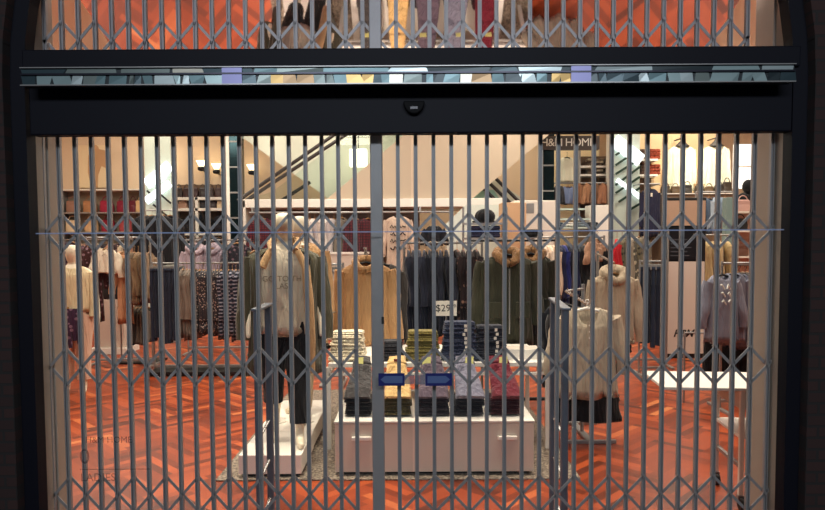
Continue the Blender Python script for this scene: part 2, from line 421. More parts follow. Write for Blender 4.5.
g = gate('gate_reflection', 'grey lattice modelled as the gate reflection above the dark lintel', xsT, 0, [pz(40, DG)], 3.3, pz(60, DG), half, (px(371.5, yy, DG), px(383.5, yy, DG)), False)
g['category'] = 'reflected grille'
M_bar_edge = None

# ================================================================== SECURITY PEDESTALS
M_ped = simple('pedestal_grey', (96, 104, 118), .4, .2)
def pedestal(xf, yf, xb, yb, label, Df=3.75):
    """loop-shaped shop aerial: front post at xf, back post at xb, sloping cap"""
    X = px(xf, 400, Df); Db = Df*(xf-CX)/(xb-CX)
    t = thing('security_pedestal', label, 'security gate', (X, Df, 0))
    zf, zb_ = pz(yf, Df), pz(yb, Db)
    dy = Db-Df
    for yy, z in ((0, zf), (dy, zb_)):
        MB().prism([(-.021, 0), (.021, 0), (.021, z), (-.021, z)], yy-.02, yy+.02).build('post', M_ped, t, bev=.012)
    MB().bar((0, -.035, zf-.004), (0, dy+.035, zb_-.004), .055, .016, (0, 0, 1)).build('cap', M_ped, t, bev=.006)
    for q in (.10, .34, .58):
        MB().tube([(0, 0, q+.02), (0, dy, q+.06)], .009, 8).build('rung', M_chrome, t)
    MB().box(-.06, .06, -.08, dy+.08, 0, .025).build('foot_plate', M_metal, t, bev=.008)
    return t
pedestal(258.5, 308, 269.5, 303, 'grey security pedestal in front of the white mannequin platform', 3.7)
pedestal(564.5, 309, 553, 299, 'grey security pedestal in front of the cream blouse stand', 3.7)

# ================================================================== GARMENTS
def rings_body(w, h, d, nw=.075, flare=1.0, waist=.95, fold=.012, k=7, rnd=None, drop=.05, seg=28, slope=.06, gap=0):
    ph = rnd.uniform(0, 6.28); ph2 = rnd.uniform(0, 6.28)
    zs = [(0, nw, .75), (-slope*.35, nw+(w/2-nw)*.45, .8), (-slope, w/2*.94, .9), (-slope-.035, w/2, 1)]
    n = 9
    for i in range(1, n+1):
        t = i/n; z = -slope-.035 - (h-slope-.035)*t
        ww = 1 + (waist-1)*math.sin(PI*min(t*1.1, 1)) + (flare-1)*t
        zs.append((z, w/2*ww, 1+.15*t))
    R = []
    for j, (z, hw, dd) in enumerate(zs):
        t = -z/h; r = []
        for i in range(seg):
            a = 2*PI*i/seg if not gap else (-PI/2+gap) + (2*PI-2*gap)*i/(seg-1)
            c, s_ = math.cos(a), math.sin(a)
            x = hw*math.copysign(abs(c)**.8, c); y = d/2*dd*math.copysign(abs(s_)**.9, s_)
            amp = fold*t*(1+.6*math.sin(2*a+ph2))
            y += amp*math.sin(k*a+ph)*(1.4 if s_ < 0 else 1); x += amp*.6*math.sin((k+2)*a+ph2)
            zz = z
            if j < 4 and s_ < 0: zz -= drop*(1, .9, .65, .42)[j]*s_*s_
            if j == len(zs)-1: zz += .008*math.sin(3*a+ph)
            r.append(Vector((x, y, zz)))
        R.append(r)
    return R
def garment(name, label, cat, loc, rz=0, group=None, w=.46, h=.65, d=.1, mat=None, sleeve=.55, smat=None, spread=.09, hanger=True, gap=0, lining=None,
            seed=None, root=None, neck=True, collar=None, sl_r=(.07, .045), fold=.018, k=7, flare=1.0, waist=.95, nw=.075, drop=.05, off=.085, tagm=None, cmat=None, hem=None):
    """a top, coat or dress on its hanger; the root sits where the hanger hooks on"""
    rnd = random.Random(seed if seed is not None else (int(loc[0]*1000)*31 + int(loc[1]*1000)*17 + len(name)) & 0xffff)
    t = root or thing(name, label, cat, loc, rz, group)
    mv = Matrix.Translation((0, 0, -off))
    R = rings_body(w, h, d, nw, flare, waist, fold, k, rnd, drop, gap=gap)
    m = MB()
    if gap:
        m.loft(R, False, False, closed=False)
        m.move(mv).build('body', mat, t, solid=.01)
    else:
        bot = [Vector((p.x*.85, p.y*.6, p.z+.05)) for p in R[-1]]
        top = [Vector((p.x*.88, p.y*.78, p.z-.025)) for p in R[0]]
        m.loft([[Vector((p.x*.45, p.y*.4, p.z-.16)) for p in R[0]], top]+R+[bot]); m.move(mv).build('body', mat, t)
    if hem:
        m = MB(); a, b = R[-2], R[-1]
        m.loft([[Vector((p.x*1.015, p.y*1.03, p.z+.03)) for p in b], [Vector((p.x*1.02, p.y*1.04, p.z-.012)) for p in b]], False, False)
        m.move(mv).build('hem_band', hem, t, solid=.004)
    if sleeve:
        for s_ in (-1, 1):
            pts = []; rs = []; n = 8; a0 = rnd.uniform(-.02, .02)
            for i in range(n+1):
                q = i/n
                pts.append((s_*(w/2-.035 + spread*(1-(1-q)**1.8) + .008*math.sin(q*9+a0*50)), -.02*q+a0*q + (.01*math.sin(q*7) if rnd else 0), -.085-sleeve*q))
                rs.append((sl_r[0]+(sl_r[1]-sl_r[0])*q)*(1+.05*math.sin(q*22+a0*90)))
            MB().tube(pts, rs, 12, .7).move(mv).build('sleeve', smat or mat, t)
    if collar:
        m = MB(); r2 = random.Random(5)
        kind, cr = collar
        if kind == 'shirt':
            for s_ in (-1, 1):
                m.add([Vector(p) for p in ((0, -d*.42, -drop-.015), (s_*.075, -d*.3, .03), (s_*.1, -d*.34, -.03), (s_*.05, -d*.5, -drop-.055))], [(0, 1, 2, 3)])
            m.move(mv).build('collar', cmat or mat, t, solid=.006)
        else:
            pts = []
            for i in range(21):
                a = -PI/2 + 2*PI*i/20; s_ = math.sin(a)
                pts.append((nw*1.35*math.cos(a), d*.42*s_-.01, .0 + .025*s_ - (cr*1.1*max(0, -s_)**2)))
            m.tube(pts, [cr*(.8+.35*(math.sin(-PI/2+2*PI*i/20)+1)/2) for i in range(21)], 12)
            if kind == 'fur':
                m.v = [p + Vector([r2.gauss(0, cr*.14) for _ in range(3)]) for p in m.v]
            if kind in ('hood', 'fur'):
                m.ball((0, d*.5, -.04), .13, .07, .13)
            m.move(mv).build('fur_trim' if kind == 'fur' else ('hood' if kind == 'hood' else 'collar'), cmat or mat, t)
    if hanger:
        m = MB().tube([(-w*.4, 0, -.055), (-w*.2, 0, -.022), (0, 0, .0), (w*.2, 0, -.022), (w*.4, 0, -.055)], [.008, .011, .012, .011, .008], 8)
        m.move(mv)
        m.tube([(0, 0, -off), (0, 0, -.03), (.018, 0, -.012), (.012, 0, .006), (-.006, 0, .008), (-.016, 0, -.006)], .0028, 6)
        m.build('hanger', M_black if hanger == 'black' else (M_white if hanger == 'white' else M_wood), t)
    if tagm:
        MB().box(-.02, .02, -d*.5-.02, -d*.5-.018, -.16, -.09).move(mv).build('price_tag', tagm, t)
    return t
def trousers(name, label, cat, loc, rz=0, group=None, w=.36, h=.95, d=.07, mat=None, seed=0, clip=True, fold=.006):
    t = thing(name, label, cat, loc, rz, group); rnd = random.Random(seed); mv = Matrix.Translation((0, 0, -.07)); hip = .24
    def ring(cx, hw, hd, z, n=16, ph=0, a_=0):
        return [Vector((cx+hw*math.copysign(abs(math.cos(q))**.7, math.cos(q)), hd*math.copysign(abs(math.sin(q))**.7, math.sin(q))+a_*math.sin(3*q+ph), z)) for q in [2*PI*i/n for i in range(n)]]
    m = MB().loft([ring(0, w*.47, d*.45, 0), ring(0, w*.48, d*.48, -.04), ring(0, w*.5, d*.5, -.12), ring(0, w*.52, d*.5, -hip)])
    ph = rnd.uniform(0, 6)
    for s_ in (-1, 1):
        m.loft([ring(s_*w*.26, w*.26, d*.5, -hip+.02)] + [ring(s_*(w*.26+.005*i), w*.26*(1-.06*i), d*.5*(1-.03*i), -hip-(h-hip)*i/5, ph=ph+s_, a_=fold) for i in range(1, 6)])
    m.move(mv).build('legs', mat, t)
    MB().loft([ring(0, w*.475, d*.47, .004), ring(0, w*.485, d*.5, -.042)], False, False).move(mv).build('waistband', mat, t, solid=.004)
    if clip:
        m = MB().tube([(-w*.42, 0, .02), (w*.42, 0, .02)], .006, 6)
        for s_ in (-1, 1): m.box(s_*w*.36-.012, s_*w*.36+.012, -d*.5-.006, d*.5+.006, -.035, .03)
        m.move(mv); m.tube([(0, 0, -.05), (0, 0, -.03), (.018, 0, -.012), (.012, 0, .006), (-.006, 0, .008), (-.016, 0, -.006)], .0028, 6)
        m.build('clip_hanger', M_metal, t)
    return t
def G(x, yt, yb, wpx, D, mat, name, label, cat='garment', rot=0, **k):
    """garment placed by where its neck and hem stand at depth D"""
    off = k.get('off', .085); z = pz(yt, D); h = z - pz(yb, D)
    w = wpx/S(D) if wpx else k.pop('w', .46)
    sl = k.pop('sl', None)
    if sl is not None: k['sleeve'] = sl*h
    else: k.setdefault('sleeve', min(.56, h*.8))
    return garment(name, label, cat, (px(x, yt, D), D, z+off), rot, w=w, h=h, mat=mat, **k)
def rack_rail(label, x0, x1, D, z, name='clothes_rack', y_=0, mat=None, feet=True, shelf=False):
    mat = mat or M_metal
    t = thing(name, label, 'clothes rack', ((x0+x1)/2, D, 0)); w = (x1-x0)/2
    MB().tube([(-w, 0, z), (w, 0, z)], .012, 10).build('rail', mat, t)
    for s_ in (-1, 1):
        MB().tube([(s_*w, 0, .02), (s_*w, 0, z+.02)], .014, 10).build('post', mat, t)
        if feet: MB().box(s_*w-.02, s_*w+.02, -.25, .25, 0, .03).build('foot', mat, t, bev=.005)
    if feet: MB().box(-w, w, -.02, .02, .08, .11).build('stretcher', mat, t, bev=.004)
    if shelf: MB().box(-w, w, -.25, .25, .03, .06).build('base_shelf', M_black, t, bev=.004)
    return t
def series(x0, x1, n, yt, yb, D, mats, name, desc, where, cat, group, rot=PI/2, width=.42, kind='top', jit=.012, order='from the left', **k):
    """n garments hung edge-on along a rail"""
    for i in range(n):
        x = x0 + (x1-x0)*(i/(n-1) if n > 1 else .5)
        D_ = D
        m = mats[i % len(mats)]
        lab = '%s %s %s %s' % (ORD[i], desc, order, where)
        z = pz(yt, D); h = z-pz(yb, D); r = random.Random(i*7+int(x0))
        h *= r.uniform(.94, 1.04); X = px(x, yt, D)
        if kind == 'trousers':
            trousers(name, lab, cat, (X, D, z+.07), rot+r.uniform(-.12, .12), group, w=width, h=h, mat=m, seed=i)
        else:
            kk = dict(k); kk.setdefault('sleeve', min(.55, h*.8)); kk.setdefault('d', .06)
            garment(name, lab, cat, (X, D, z+.085), rot+r.uniform(-.15, .15), group, w=width, h=h, mat=m, seed=i*3+int(x0), spread=.02, **kk)

# ================================================================== FLOOR MAT, PLINTHS, TABLES
def speckle():
    m, nt, b = new_mat('grey_speckled_carpet'); N = nt.nodes; L = nt.links
    tc = N.new('ShaderNodeTexCoord'); nz = N.new('ShaderNodeTexNoise'); nz.inputs['Scale'].default_value = 55; nz.inputs['Detail'].default_value = 3
    L.new(tc.outputs['Object'], nz.inputs['Vector']); cr = N.new('ShaderNodeValToRGB'); e = cr.color_ramp.elements
    e[0].position = .35; e[0].color = lin((84, 74, 66)); e[1].position = .68; e[1].color = lin((176, 160, 142))
    L.new(nz.outputs['Fac'], cr.inputs[0]); L.new(cr.outputs[0], b.inputs['Base Color']); b.inputs['Roughness'].default_value = .95
    bp = N.new('ShaderNodeBump'); bp.inputs['Strength'].default_value = .6; L.new(nz.outputs['Fac'], bp.inputs['Height']); L.new(bp.outputs['Normal'], b.inputs['Normal'])
    return m
xa, xb = -1.42, 1.2
o = MB().box(xa, xb, 4.68, 7.6, 0, .012).build('floor_mat', speckle(), bev=.004)
tag(o, 'grey speckled floor mat under the drawer plinth and mannequin platform', 'mat')
PT = .177
def plinth(label, x0, x1, y0, y1):
    t = thing('display_plinth', label, 'plinth', ((x0+x1)/2, y0, 0), 0, 'mannequin plinths'); w = (x1-x0)/2
    MB().box(-w, w, 0, y1-y0, .036, PT).build('deck', M_white, t, bev=.006)
    MB().box(-w+.03, w-.03, .03, y1-y0-.03, .012, .036).build('recessed_base', M_black, t)
plinth('low white plinth at the front carrying the black-trousered mannequin', -1.265, -.81, 4.72, 5.33)
plinth('low white plinth behind the front one under the camel-coated mannequin', -1.275, -.817, 5.335, 6.40)
# drawer unit
UX0, UX1, UY0, UY1, UH = -.57, .875, 4.745, 5.72, .40
t = thing('drawer_plinth', 'low wide white drawer unit with two handles and folded trousers on top', 'drawer unit', ((UX0+UX1)/2, UY0, 0))
w = (UX1-UX0)/2
MB().box(-w, w, .02, UY1-UY0, .036, UH).build('body', M_pinkwhite, t, bev=.004)
MB().box(-w-.004, w+.004, -.002, UY1-UY0, UH-.002, UH+.014).build('worktop', M_white, t, bev=.004)
MB().box(-w+.03, w-.03, .05, UY1-UY0-.03, .012, .036).build('recessed_base', M_black, t)
for s_, hx in ((-1, 361.5), (1, 507)):
    d = MB().box(min(s_*.0015, s_*(w-.002)), max(s_*.0015, s_*(w-.002)), .0, .02, .04, UH-.004).build('drawer', M_pinkwhite, t, bev=.002)
    cx = px(hx, 438, UY0)-t.location.x
    MB().box(cx-.07, cx+.07, -.03, .0, pz(439.5, UY0), pz(436, UY0)).build('handle', M_white, d, bev=.003)
# nesting table
TX0, TX1, TY0, TY1, TH = -.69, 1.10, 5.36, 6.35, .725
t = thing('nesting_table', 'white steel-framed table of folded stacks standing over the drawer unit', 'table', ((TX0+TX1)/2, TY0, 0)); w = (TX1-TX0)/2
MB().box(-w, w, 0, TY1-TY0, TH-.035, TH).build('tabletop', M_white, t, bev=.004)
MB().box(-w, w, 0, .03, TH-.105, TH-.08).build('front_rail', M_white, t, bev=.003)
for sx in (-1, 1):
    for yy in (.0, TY1-TY0-.036):
        MB().box(sx*w-.018, sx*w+.018, yy, yy+.036, .012, TH-.034).build('leg', M_white, t, bev=.003)
    MB().box(sx*w-.015, sx*w+.015, .03, TY1-TY0-.03, TH-.105, TH-.08).build('side_rail', M_white, t, bev=.003)
# folded stacks on the drawer unit, each pair on its own, with one pair draped above
denim = lambda c: fab(c)
rn = random.Random(21)
def folded(name, label, x, y, z, w, d, h, m, group, turn=0, tagged=False):
    t = thing(name, label, 'folded garment', (x, y, z), turn, group)
    r2 = random.Random(int(x*1000+z*3000))
    def sag(mb): 
        for p in mb.v: p.z += -.35*p.x*p.x*(1 if sagk else 0) + (.010 if sagk else 0) - (p.y*.06)
        return mb
    sagk = h > .022 and h < .06
    sag(MB().slab(0, 0, 0, w, d, h*.62, .03, r2)).build('folded_cloth', m, t)
    sag(MB().slab(0, .004, h*.5, w*.985, d*.97, h*.5, .03, r2)).build('top_fold', m, t)
    if tagged: MB().box(w*.12, w*.12+.022, -d/2-.008, -d/2-.004, h*.1, h*.8).build('size_tag', M_card, t)
    return t
fronts = [(359.5, 'dark charcoal', (60, 56, 56), (24, 23, 27), .20), (397, 'khaki', (200, 164, 108), (70, 62, 34), .21), (433, 'plum grey', (92, 78, 90), (36, 31, 40), .235), (468, 'blue grey', (118, 116, 132), (30, 30, 38), .22), (504, 'maroon', (100, 22, 38), (54, 14, 26), .23)]
TAGX = {0: -.02, 1: .0, 2: -.04, 3: .035, 4: .03}
for i, (xx, cn, col, dk, ww) in enumerate(fronts):
    Y = 4.98; X = px(xx, 410, Y); z = UH+.014; m = fab(dk); h = .03
    for k in range(4):
        folded('folded_trousers', '%s pair from the bottom of the stack under the %s draped trousers' % (ORD[k], cn), X+rn.uniform(-.008, .008), Y+rn.uniform(-.01, .01), z, ww, .25, h, m, 'folded trousers on the drawer unit', rn.uniform(-.04, .04), False)
        z += h+.0005
    # draped pair: runs up and back from the stack front to the table rail
    t = thing('draped_trousers', '%s trousers draped from the table edge down over their folded stack' % cn, 'trousers', (X, Y, z), 0, 'draped trousers along the table edge')
    m = fab(col); rr = random.Random(i); ph = rr.uniform(0, 6)
    y0_, z0_, y1_, z1_ = -.12, .015, .35, TH+.045-z
    R = []
    for q in range(11):
        f = q/10; yy = y0_+(y1_-y0_)*f; zz = z0_+(z1_-z0_)*(f**.8); hw = ww*.5*(1.0-.36*f); th = .034-.012*f
        if q == 10: yy += .03; zz += .004
        ring = []
        for a in range(20):
            an = 2*PI*a/20; c, s_ = math.cos(an), math.sin(an)
            bx = hw*math.copysign(abs(c)**.6, c); bn = th*math.copysign(abs(s_)**.7, s_) + .005*math.sin(3*an+ph+f*4) + (.006*math.sin(f*16+ph) if f < .6 else 0)
            ring.append(Vector((bx+.006*math.sin(f*5+ph), yy-bn*.75, zz+bn*.66)))
        R.append(ring)
    MB().loft(R).build('legs', m, t)
    MB().loft([[p*1.0+Vector((0, -.003, .002)) for p in r] for r in R[-3:-1]], False, False).build('waistband', m, t, solid=.004)
    for s_ in (-1, 1):
        mid = R[6]; c_ = sum((p for p in mid), Vector())/20
        dirv = Vector((0, -.75, .66)).normalized(); al = Vector((0, .66, .75))
        pts = [c_+dirv*.036+Vector((s_*ww*.18+dx*ww*.13, 0, 0))+al*dz for dx, dz in ((-1, .035), (1, .035), (1, -.03), (0, -.045), (-1, -.03))]
        MB().add(pts, [(0, 1, 2, 3, 4)]).build('back_pocket', m, t, solid=.004)
    c_ = sum((p for p in R[8]), Vector())/20+Vector((TAGX[i], -.03, .03))
    if i == 1:
        MB().box(c_.x-.022, c_.x+.022, c_.y-.006, c_.y-.002, c_.z-.0, c_.z+.022).build('leather_patch', simple('red_brown_leather', (110, 36, 24), .5), t)
    else:
        MB().add([(c_.x-.036, c_.y, c_.z-.05), (c_.x+.03, c_.y-.004, c_.z-.042), (c_.x+.034, c_.y+.01, c_.z+.036), (c_.x-.03, c_.y+.014, c_.z+.03)], [(0, 1, 2, 3)]).build('price_tag', M_tag, t, solid=.002)
# five stacks on the table
backs = [(348, 331, 8, 'cream knitted jumper', 'folded_jumper', (226, 212, 184), .30, .28), (388.5, 341, 6, 'black folded trousers', 'folded_trousers', (40, 40, 46), .25, .27), (422.5, 331, 8, 'olive folded trousers', 'folded_trousers', (124, 112, 60), .29, .28), (459, 322, 9, 'navy folded jeans', 'folded_jeans', (56, 62, 84), .30, .28), (490, 326, 8, 'black folded jeans', 'folded_jeans', (44, 46, 56), .26, .28)]
for xx, ytop, n_, cn, nm, col, ww, dd in backs:
    Y = 5.56; X = px(xx, 350, Y); z = TH; H = pz(ytop, Y)-TH; h = H/n_; m = fab(col, 'knit' if 'jumper' in nm else 'plain')
    for k in range(n_):
        f = 1-.16*(k/n_)
        folded(nm, '%s from the bottom of the %s stack on the white table' % (ORD[k], cn), X+rn.uniform(-.008, .008), Y+rn.uniform(-.008, .008), z, ww*f, dd*f, h*.97, m, cn+' stack', rn.uniform(-.05, .05), 'jeans' in nm)
        z += h
# folded dark garments on the lower table shelf side and pale box behind right parka
t = thing('price_sign', 'small white price card reading $29 on a thin stand behind the stacks', 'price sign', (px(446, 310, 5.9), 5.9, TH))
zc = pz(308.5, 5.9)-TH; w = (px(456.5, 308, 5.9)-px(435, 308, 5.9))/2; h = (pz(301, 5.9)-pz(316, 5.9))/2
MB().box(-w, w, -.004, 0, zc-h, zc+h).build('card', M_card, t)
MB().tube([(0, .004, .01), (0, .004, zc)], .005, 8).box(-.05, .05, -.03, .04, 0, .01).build('stand', M_metal, t)
text('lettering', '$29', .088, M_ink, t, (-.026, -.005, zc), ext=.0006)
text('lettering', '99', .045, M_ink, t, (.066, -.005, zc+.02), ext=.0006)
t = thing('display_box', 'pale open display box beside the black jeans stack on the table', 'box', (px(523, 355, 5.6), 5.6, TH))
MB().box(-.15, .15, -.1, .2, 0, .07).build('tray', M_pinkwhite, t, bev=.004)
MB().box(-.155, .155, -.105, -.095, .0, .085).build('front_lip', M_white, t, bev=.002)

# ================================================================== MANNEQUINS
def skin_body(name, mat, parent, joints, bones):
    me = bpy.data.meshes.new(name); me.from_pydata([j[0] for j in joints], bones, []); me.update(); me.materials.append(mat)
    o = bpy.data.objects.new(name, me); C.objects.link(o); o.parent = parent
    md = o.modifiers.new('skin', 'SKIN'); md.use_smooth_shade = True
    if not me.skin_vertices: 
        bm = bmesh.new(); bm.from_mesh(me); bm.verts.layers.skin.verify(); bm.to_mesh(me); bm.free()
    for i, j in enumerate(joints):
        sv = me.skin_vertices[0].data[i]; r = j[1] if isinstance(j[1], tuple) else (j[1], j[1]); sv.radius = r; sv.use_root = (i == 0)
    sd = o.modifiers.new('sub', 'SUBSURF'); sd.levels = 2; sd.render_levels = 2
    return o
def mannequin(label, loc, rz, height=1.76, step=.12, arms=((.27, .02), (.27, .02)), group=None, name='mannequin', mat=None):
    t = thing(name, label, 'mannequin', loc, rz, group); k = height/1.76
    J = [((0, 0, .95), (.14, .1)), ((0, 0, 1.12), (.115, .085)), ((0, -.01, 1.32), (.15, .1)), ((0, .0, 1.44), (.1, .07)), ((0, .0, 1.52), .045), ((0, -.01, 1.57), (.068, .07)), ((0, -.015, 1.64), (.092, .1)), ((0, -.005, 1.70), (.088, .098)), ((0, 0, 1.74), (.05, .055)),
         ((.17, 0, 1.42), .05), ((.2+.04, 0, 1.15), .036), ((arms[1][0], -arms[1][1]-.05, .92), .026), ((arms[1][0], -arms[1][1]-.07, .80), .02),
         ((-.17, 0, 1.42), .05), ((-.24, 0, 1.15), .036), ((-arms[0][0], -arms[0][1]-.05, .92), .026), ((-arms[0][0], -arms[0][1]-.07, .80), .02),
         ((.09, 0, .86), .085), ((.095, -step*.5-.02, .48), .055), ((.1, -step, .1), .032), ((.1, -step-.05, .035), .034), ((.105, -step-.17, .025), .026),
         ((-.09, 0, .86), .085), ((-.095, step*.3-.02, .48), .055), ((-.1, step*.6, .1), .032), ((-.1, step*.6-.05, .035), .034), ((-.105, step*.6-.17, .025), .026)]
    B = [(0, 1), (1, 2), (2, 3), (3, 4), (4, 5), (5, 6), (6, 7), (7, 8), (3, 9), (9, 10), (10, 11), (11, 12), (3, 13), (13, 14), (14, 15), (15, 16), (0, 17), (17, 18), (18, 19), (19, 20), (20, 21), (0, 22), (22, 23), (23, 24), (24, 25), (25, 26)]
    J = [((p[0]*k, p[1]*k, p[2]*k), tuple(q*k for q in r) if isinstance(r, tuple) else r*k) for p, r in J]
    skin_body('body', mat or M_skin, t, J, B)
    return t, J
def leg_cloth(t, J, mat, cut=(.12, .12), name='trousers'):
    m = MB()
    for s_, (a, b, c) in ((1, (17, 18, 19)), (-1, (22, 23, 24))):
        A, Bq, Cq = Vector(J[a][0]), Vector(J[b][0]), Vector(J[c][0])
        zc = cut[0] if s_ > 0 else cut[1]
        E = Bq + (Cq-Bq)*((Bq.z-zc)/(Bq.z-Cq.z))
        m.tube([A+Vector((0, 0, .06)), A+Vector((0, 0, -.08)), (A+Bq)/2, Bq, (Bq+E)/2, E], [.11, .118, .1, .085, .078, .075], 16)
    m.loft([[Vector((.155*math.cos(a)*f, .125*math.sin(a)*f, z)) for a in [2*PI*k/20 for k in range(20)]] for z, f in ((1.06, .9), (.98, 1.02), (.9, 1.08), (.8, 1.0))])
    return m.build(name, mat, t)
def cloth_on(t, w, h, d, ztop, mat, name='shirt', **kw):
    """a garment worn: its neck at height ztop of the figure"""
    e = bpy.data.objects.new(name, None); C.objects.link(e); bpy.data.objects.remove(e)
    rnd = random.Random(kw.pop('seed', 3)); gap = kw.pop('gap', 0); sl = kw.pop('sleeve', .55); spread = kw.pop('spread', .06); sr = kw.pop('sl_r', (.075, .055)); smat = kw.pop('smat', None); dy = kw.pop('dy', 0)
    R = rings_body(w, h, d, kw.pop('nw', .075), kw.pop('flare', 1), kw.pop('waist', .95), kw.pop('fold', .01), 6, rnd, kw.pop('drop', .03), gap=gap)
    mv = Matrix.Translation((0, dy, ztop)); m = MB()
    if gap: b = m.loft(R, False, False, closed=False).move(mv).build(name, mat, t, solid=.012)
    else: b = m.loft(R+[[Vector((p.x*.9, p.y*.8, p.z+.04)) for p in R[-1]]], False, True).move(mv).build(name, mat, t)
    if sl:
        for s_ in (-1, 1):
            pts = [(s_*(w/2-.04+spread*(1-(1-q)**1.7)), -.06*q*q, -.085-sl*q) for q in [i/8 for i in range(9)]]
            MB().tube(pts, [sr[0]+(sr[1]-sr[0])*i/8+.004*math.sin(i*2.3) for i in range(9)], 12, .85).move(mv).build('sleeve', smat or mat, t)
    return b
# front mannequin: pale sweatshirt, open olive parka with tan lining, black trousers
M_sweat = fab((206, 192, 170)); M_olive = fab((76, 72, 54)); M_tan = fab((184, 146, 104), 'knit'); M_camel = fab((178, 138, 96)); M_blk = fab((16, 16, 19)); M_navyd = fab((30, 33, 48))
t, J = mannequin('white mannequin in pale slogan sweatshirt, open olive parka and black trousers', (-.985, 5.1, PT), math.radians(10), 1.78, .12)
leg_cloth(t, J, M_blk, (.16, .30))
cloth_on(t, .40, .66, .25, 1.50, M_sweat, 'sweatshirt', sleeve=0, nw=.06, waist=1, fold=.012)
MB().loft([[Vector((.205*math.cos(a)*f, .13*math.sin(a)*f, z)) for a in [2*PI*k/20 for k in range(20)]] for z, f in ((.89, 1.0), (.86, 1.04), (.82, 1.0))], False, False).build('ribbed_hem', fab((150, 136, 116), 'knit'), t, solid=.006)
for s_, yy in (('GO TO THE', 1.26), ('LAST', 1.205)):
    text('slogan', s_, .06, simple('faded_grey_print', (130, 118, 100), .8), t, (0, -.145, yy), ext=.001)
cloth_on(t, .55, .98, .31, 1.5, M_olive, 'parka', gap=.75, sleeve=.62, spread=.07, seed=9, sl_r=(.085, .06), flare=1.05, nw=.1)
for s_ in (-1, 1):
    e_ = 5 if s_ > 0 else 2
    MB().tube([(s_*.10, -.13, 1.47), (s_*.16, -.165, 1.35), (s_*.18, -.175, 1.1), (s_*.19, -.175, .8), (s_*.19, -.17, .55)][:e_], [.024, .032, .036, .036, .03][:e_], 10, .7).build('shearling_lining', M_tan, t)
MB().tube([(-.085, -.13, 1.47), (-.1, .0, 1.54), (0, .09, 1.555), (.1, 0, 1.54), (.085, -.13, 1.47)], [.026, .034, .038, .034, .026], 10).build('parka_collar', M_tan, t)
# second mannequin in a camel coat behind
t, J = mannequin('bare-headed mannequin in a camel coat standing behind the sweatshirt mannequin', (-1.0, 5.95, PT), math.radians(-14), 1.79, .1)
cloth_on(t, .47, .95, .3, 1.53, M_camel, 'camel_coat', gap=.4, sleeve=.64, spread=.07, seed=4, sl_r=(.08, .06), nw=.09)
cloth_on(t, .40, 1.08, .24, 1.49, fab((30, 28, 30)), 'dark_dress', sleeve=0, seed=2)
leg_cloth(t, J, M_blk, (.45, .45), 'leggings')
MB().slab(.25, -.14, .62, .16, .08, .3, .03).build('checked_bag', fab((30, 28, 28), 'plaid', (226, 214, 190), 5), t)
# pairs of bare display legs on the rear plinth
for i, (xx, yy, D) in enumerate(((276, 424, 5.62), (304, 424, 5.62))):
    X = px(xx, 424, D)
    t = thing('display_limb', '%s of the white display lower legs on the plinth, %s' % (('first', 'second')[i], ('left of the black trouser leg', 'right of the black trouser leg')[i]), 'display leg', (X, D, PT), 0, 'display legs on the plinth')
    MB().tube([(0, .02, .36), (0, .02, .28), (0, .02, .14), (0, .015, .07), (0, -.02, .04), (0, -.1, .03), (0, -.16, .02)], [.05, .055, .042, .032, .036, .034, .02], 14).build('lower_leg', M_skin, t)
    MB().tube([(0, 0, .0), (0, 0, .008)], .085, 20).build('glass_base', M_white, t)

# ================================================================== RIGHT FRONT: blouse stand, hoodie arm, table
D = 5.6
t = thing('blouse_stand', 'chrome garment stand with sloping arm holding the cream blouse', 'clothes stand', (px(588, 440, D), D+.2, 0))
MB().tube([(0, 0, .03), (0, 0, pz(285, D+.2))], .016, 10).build('post', M_metal, t)
MB().box(-.22, .22, -.28, -.25, .0, .03).box(-.22, .22, .3, .33, 0, .03).box(-.03, .03, -.27, .32, 0, .028).build('base_frame', M_metal, t, bev=.004)
a0 = at(566, 291, D-.05)-t.location; a1 = at(590, 306, D-.3)-t.location
MB().tube([(0, 0, a0.z), (a0.x*.5, a0.y*.5, a0.z), a0], .011, 8).build('arm_bracket', M_metal, t)
MB().bar(a0, a1, .03, .014, (0, 0, 1)).build('sloping_arm', M_chrome, t)
m = MB()
for q in range(7):
    p = a0+(a1-a0)*(q+.5)/7; m.tube([p+Vector((0, 0, .005)), p+Vector((0, 0, .035))], .005, 6)
m.build('stop_pegs', M_chrome, t)
M_cream = fab((182, 166, 144)); M_cream2 = fab((186, 168, 144), 'knit')
b = G(587, 309, 398, 57, D-.3, M_cream, 'blouse', 'cream collarless button-neck blouse on a white hanger, nearest the gate', 'blouse', 0, d=.13, sl=.62, spread=.1, hanger='white', k=8, fold=.022, flare=1.14, seed=5, drop=.13, nw=.105, off=.06, sl_r=(.075, .055))
MB().box(-.018, .018, -.082, -.072, -.34, -.16).build('button_placket', M_cream, b)
for i in range(3): MB().ball((0, -.086, -.19-.05*i), .007, .004, .007, 8, 5).build('button', M_white, b)
G(584, 385, 421, 72, D-.05, M_blk, 'shorts', 'black shorts hanging behind the hem of the cream blouse', 'shorts', 0, d=.14, sleeve=0, hanger=None, nw=.2, off=.0, seed=8, flare=1.1)
for i in range(3):
    G(575-7*i, 308-2*i, 392-3*i, 44, D-.12+.09*i, fab([(24, 24, 28), (40, 38, 40), (20, 22, 30)][i]), 'dark_shirt', '%s dark top hanging on the arm behind the cream blouse' % ORD[i], 'top', .5, group='dark tops behind the cream blouse', d=.07, sl=.6, hanger='black', spread=.03, seed=i+40, off=.06)
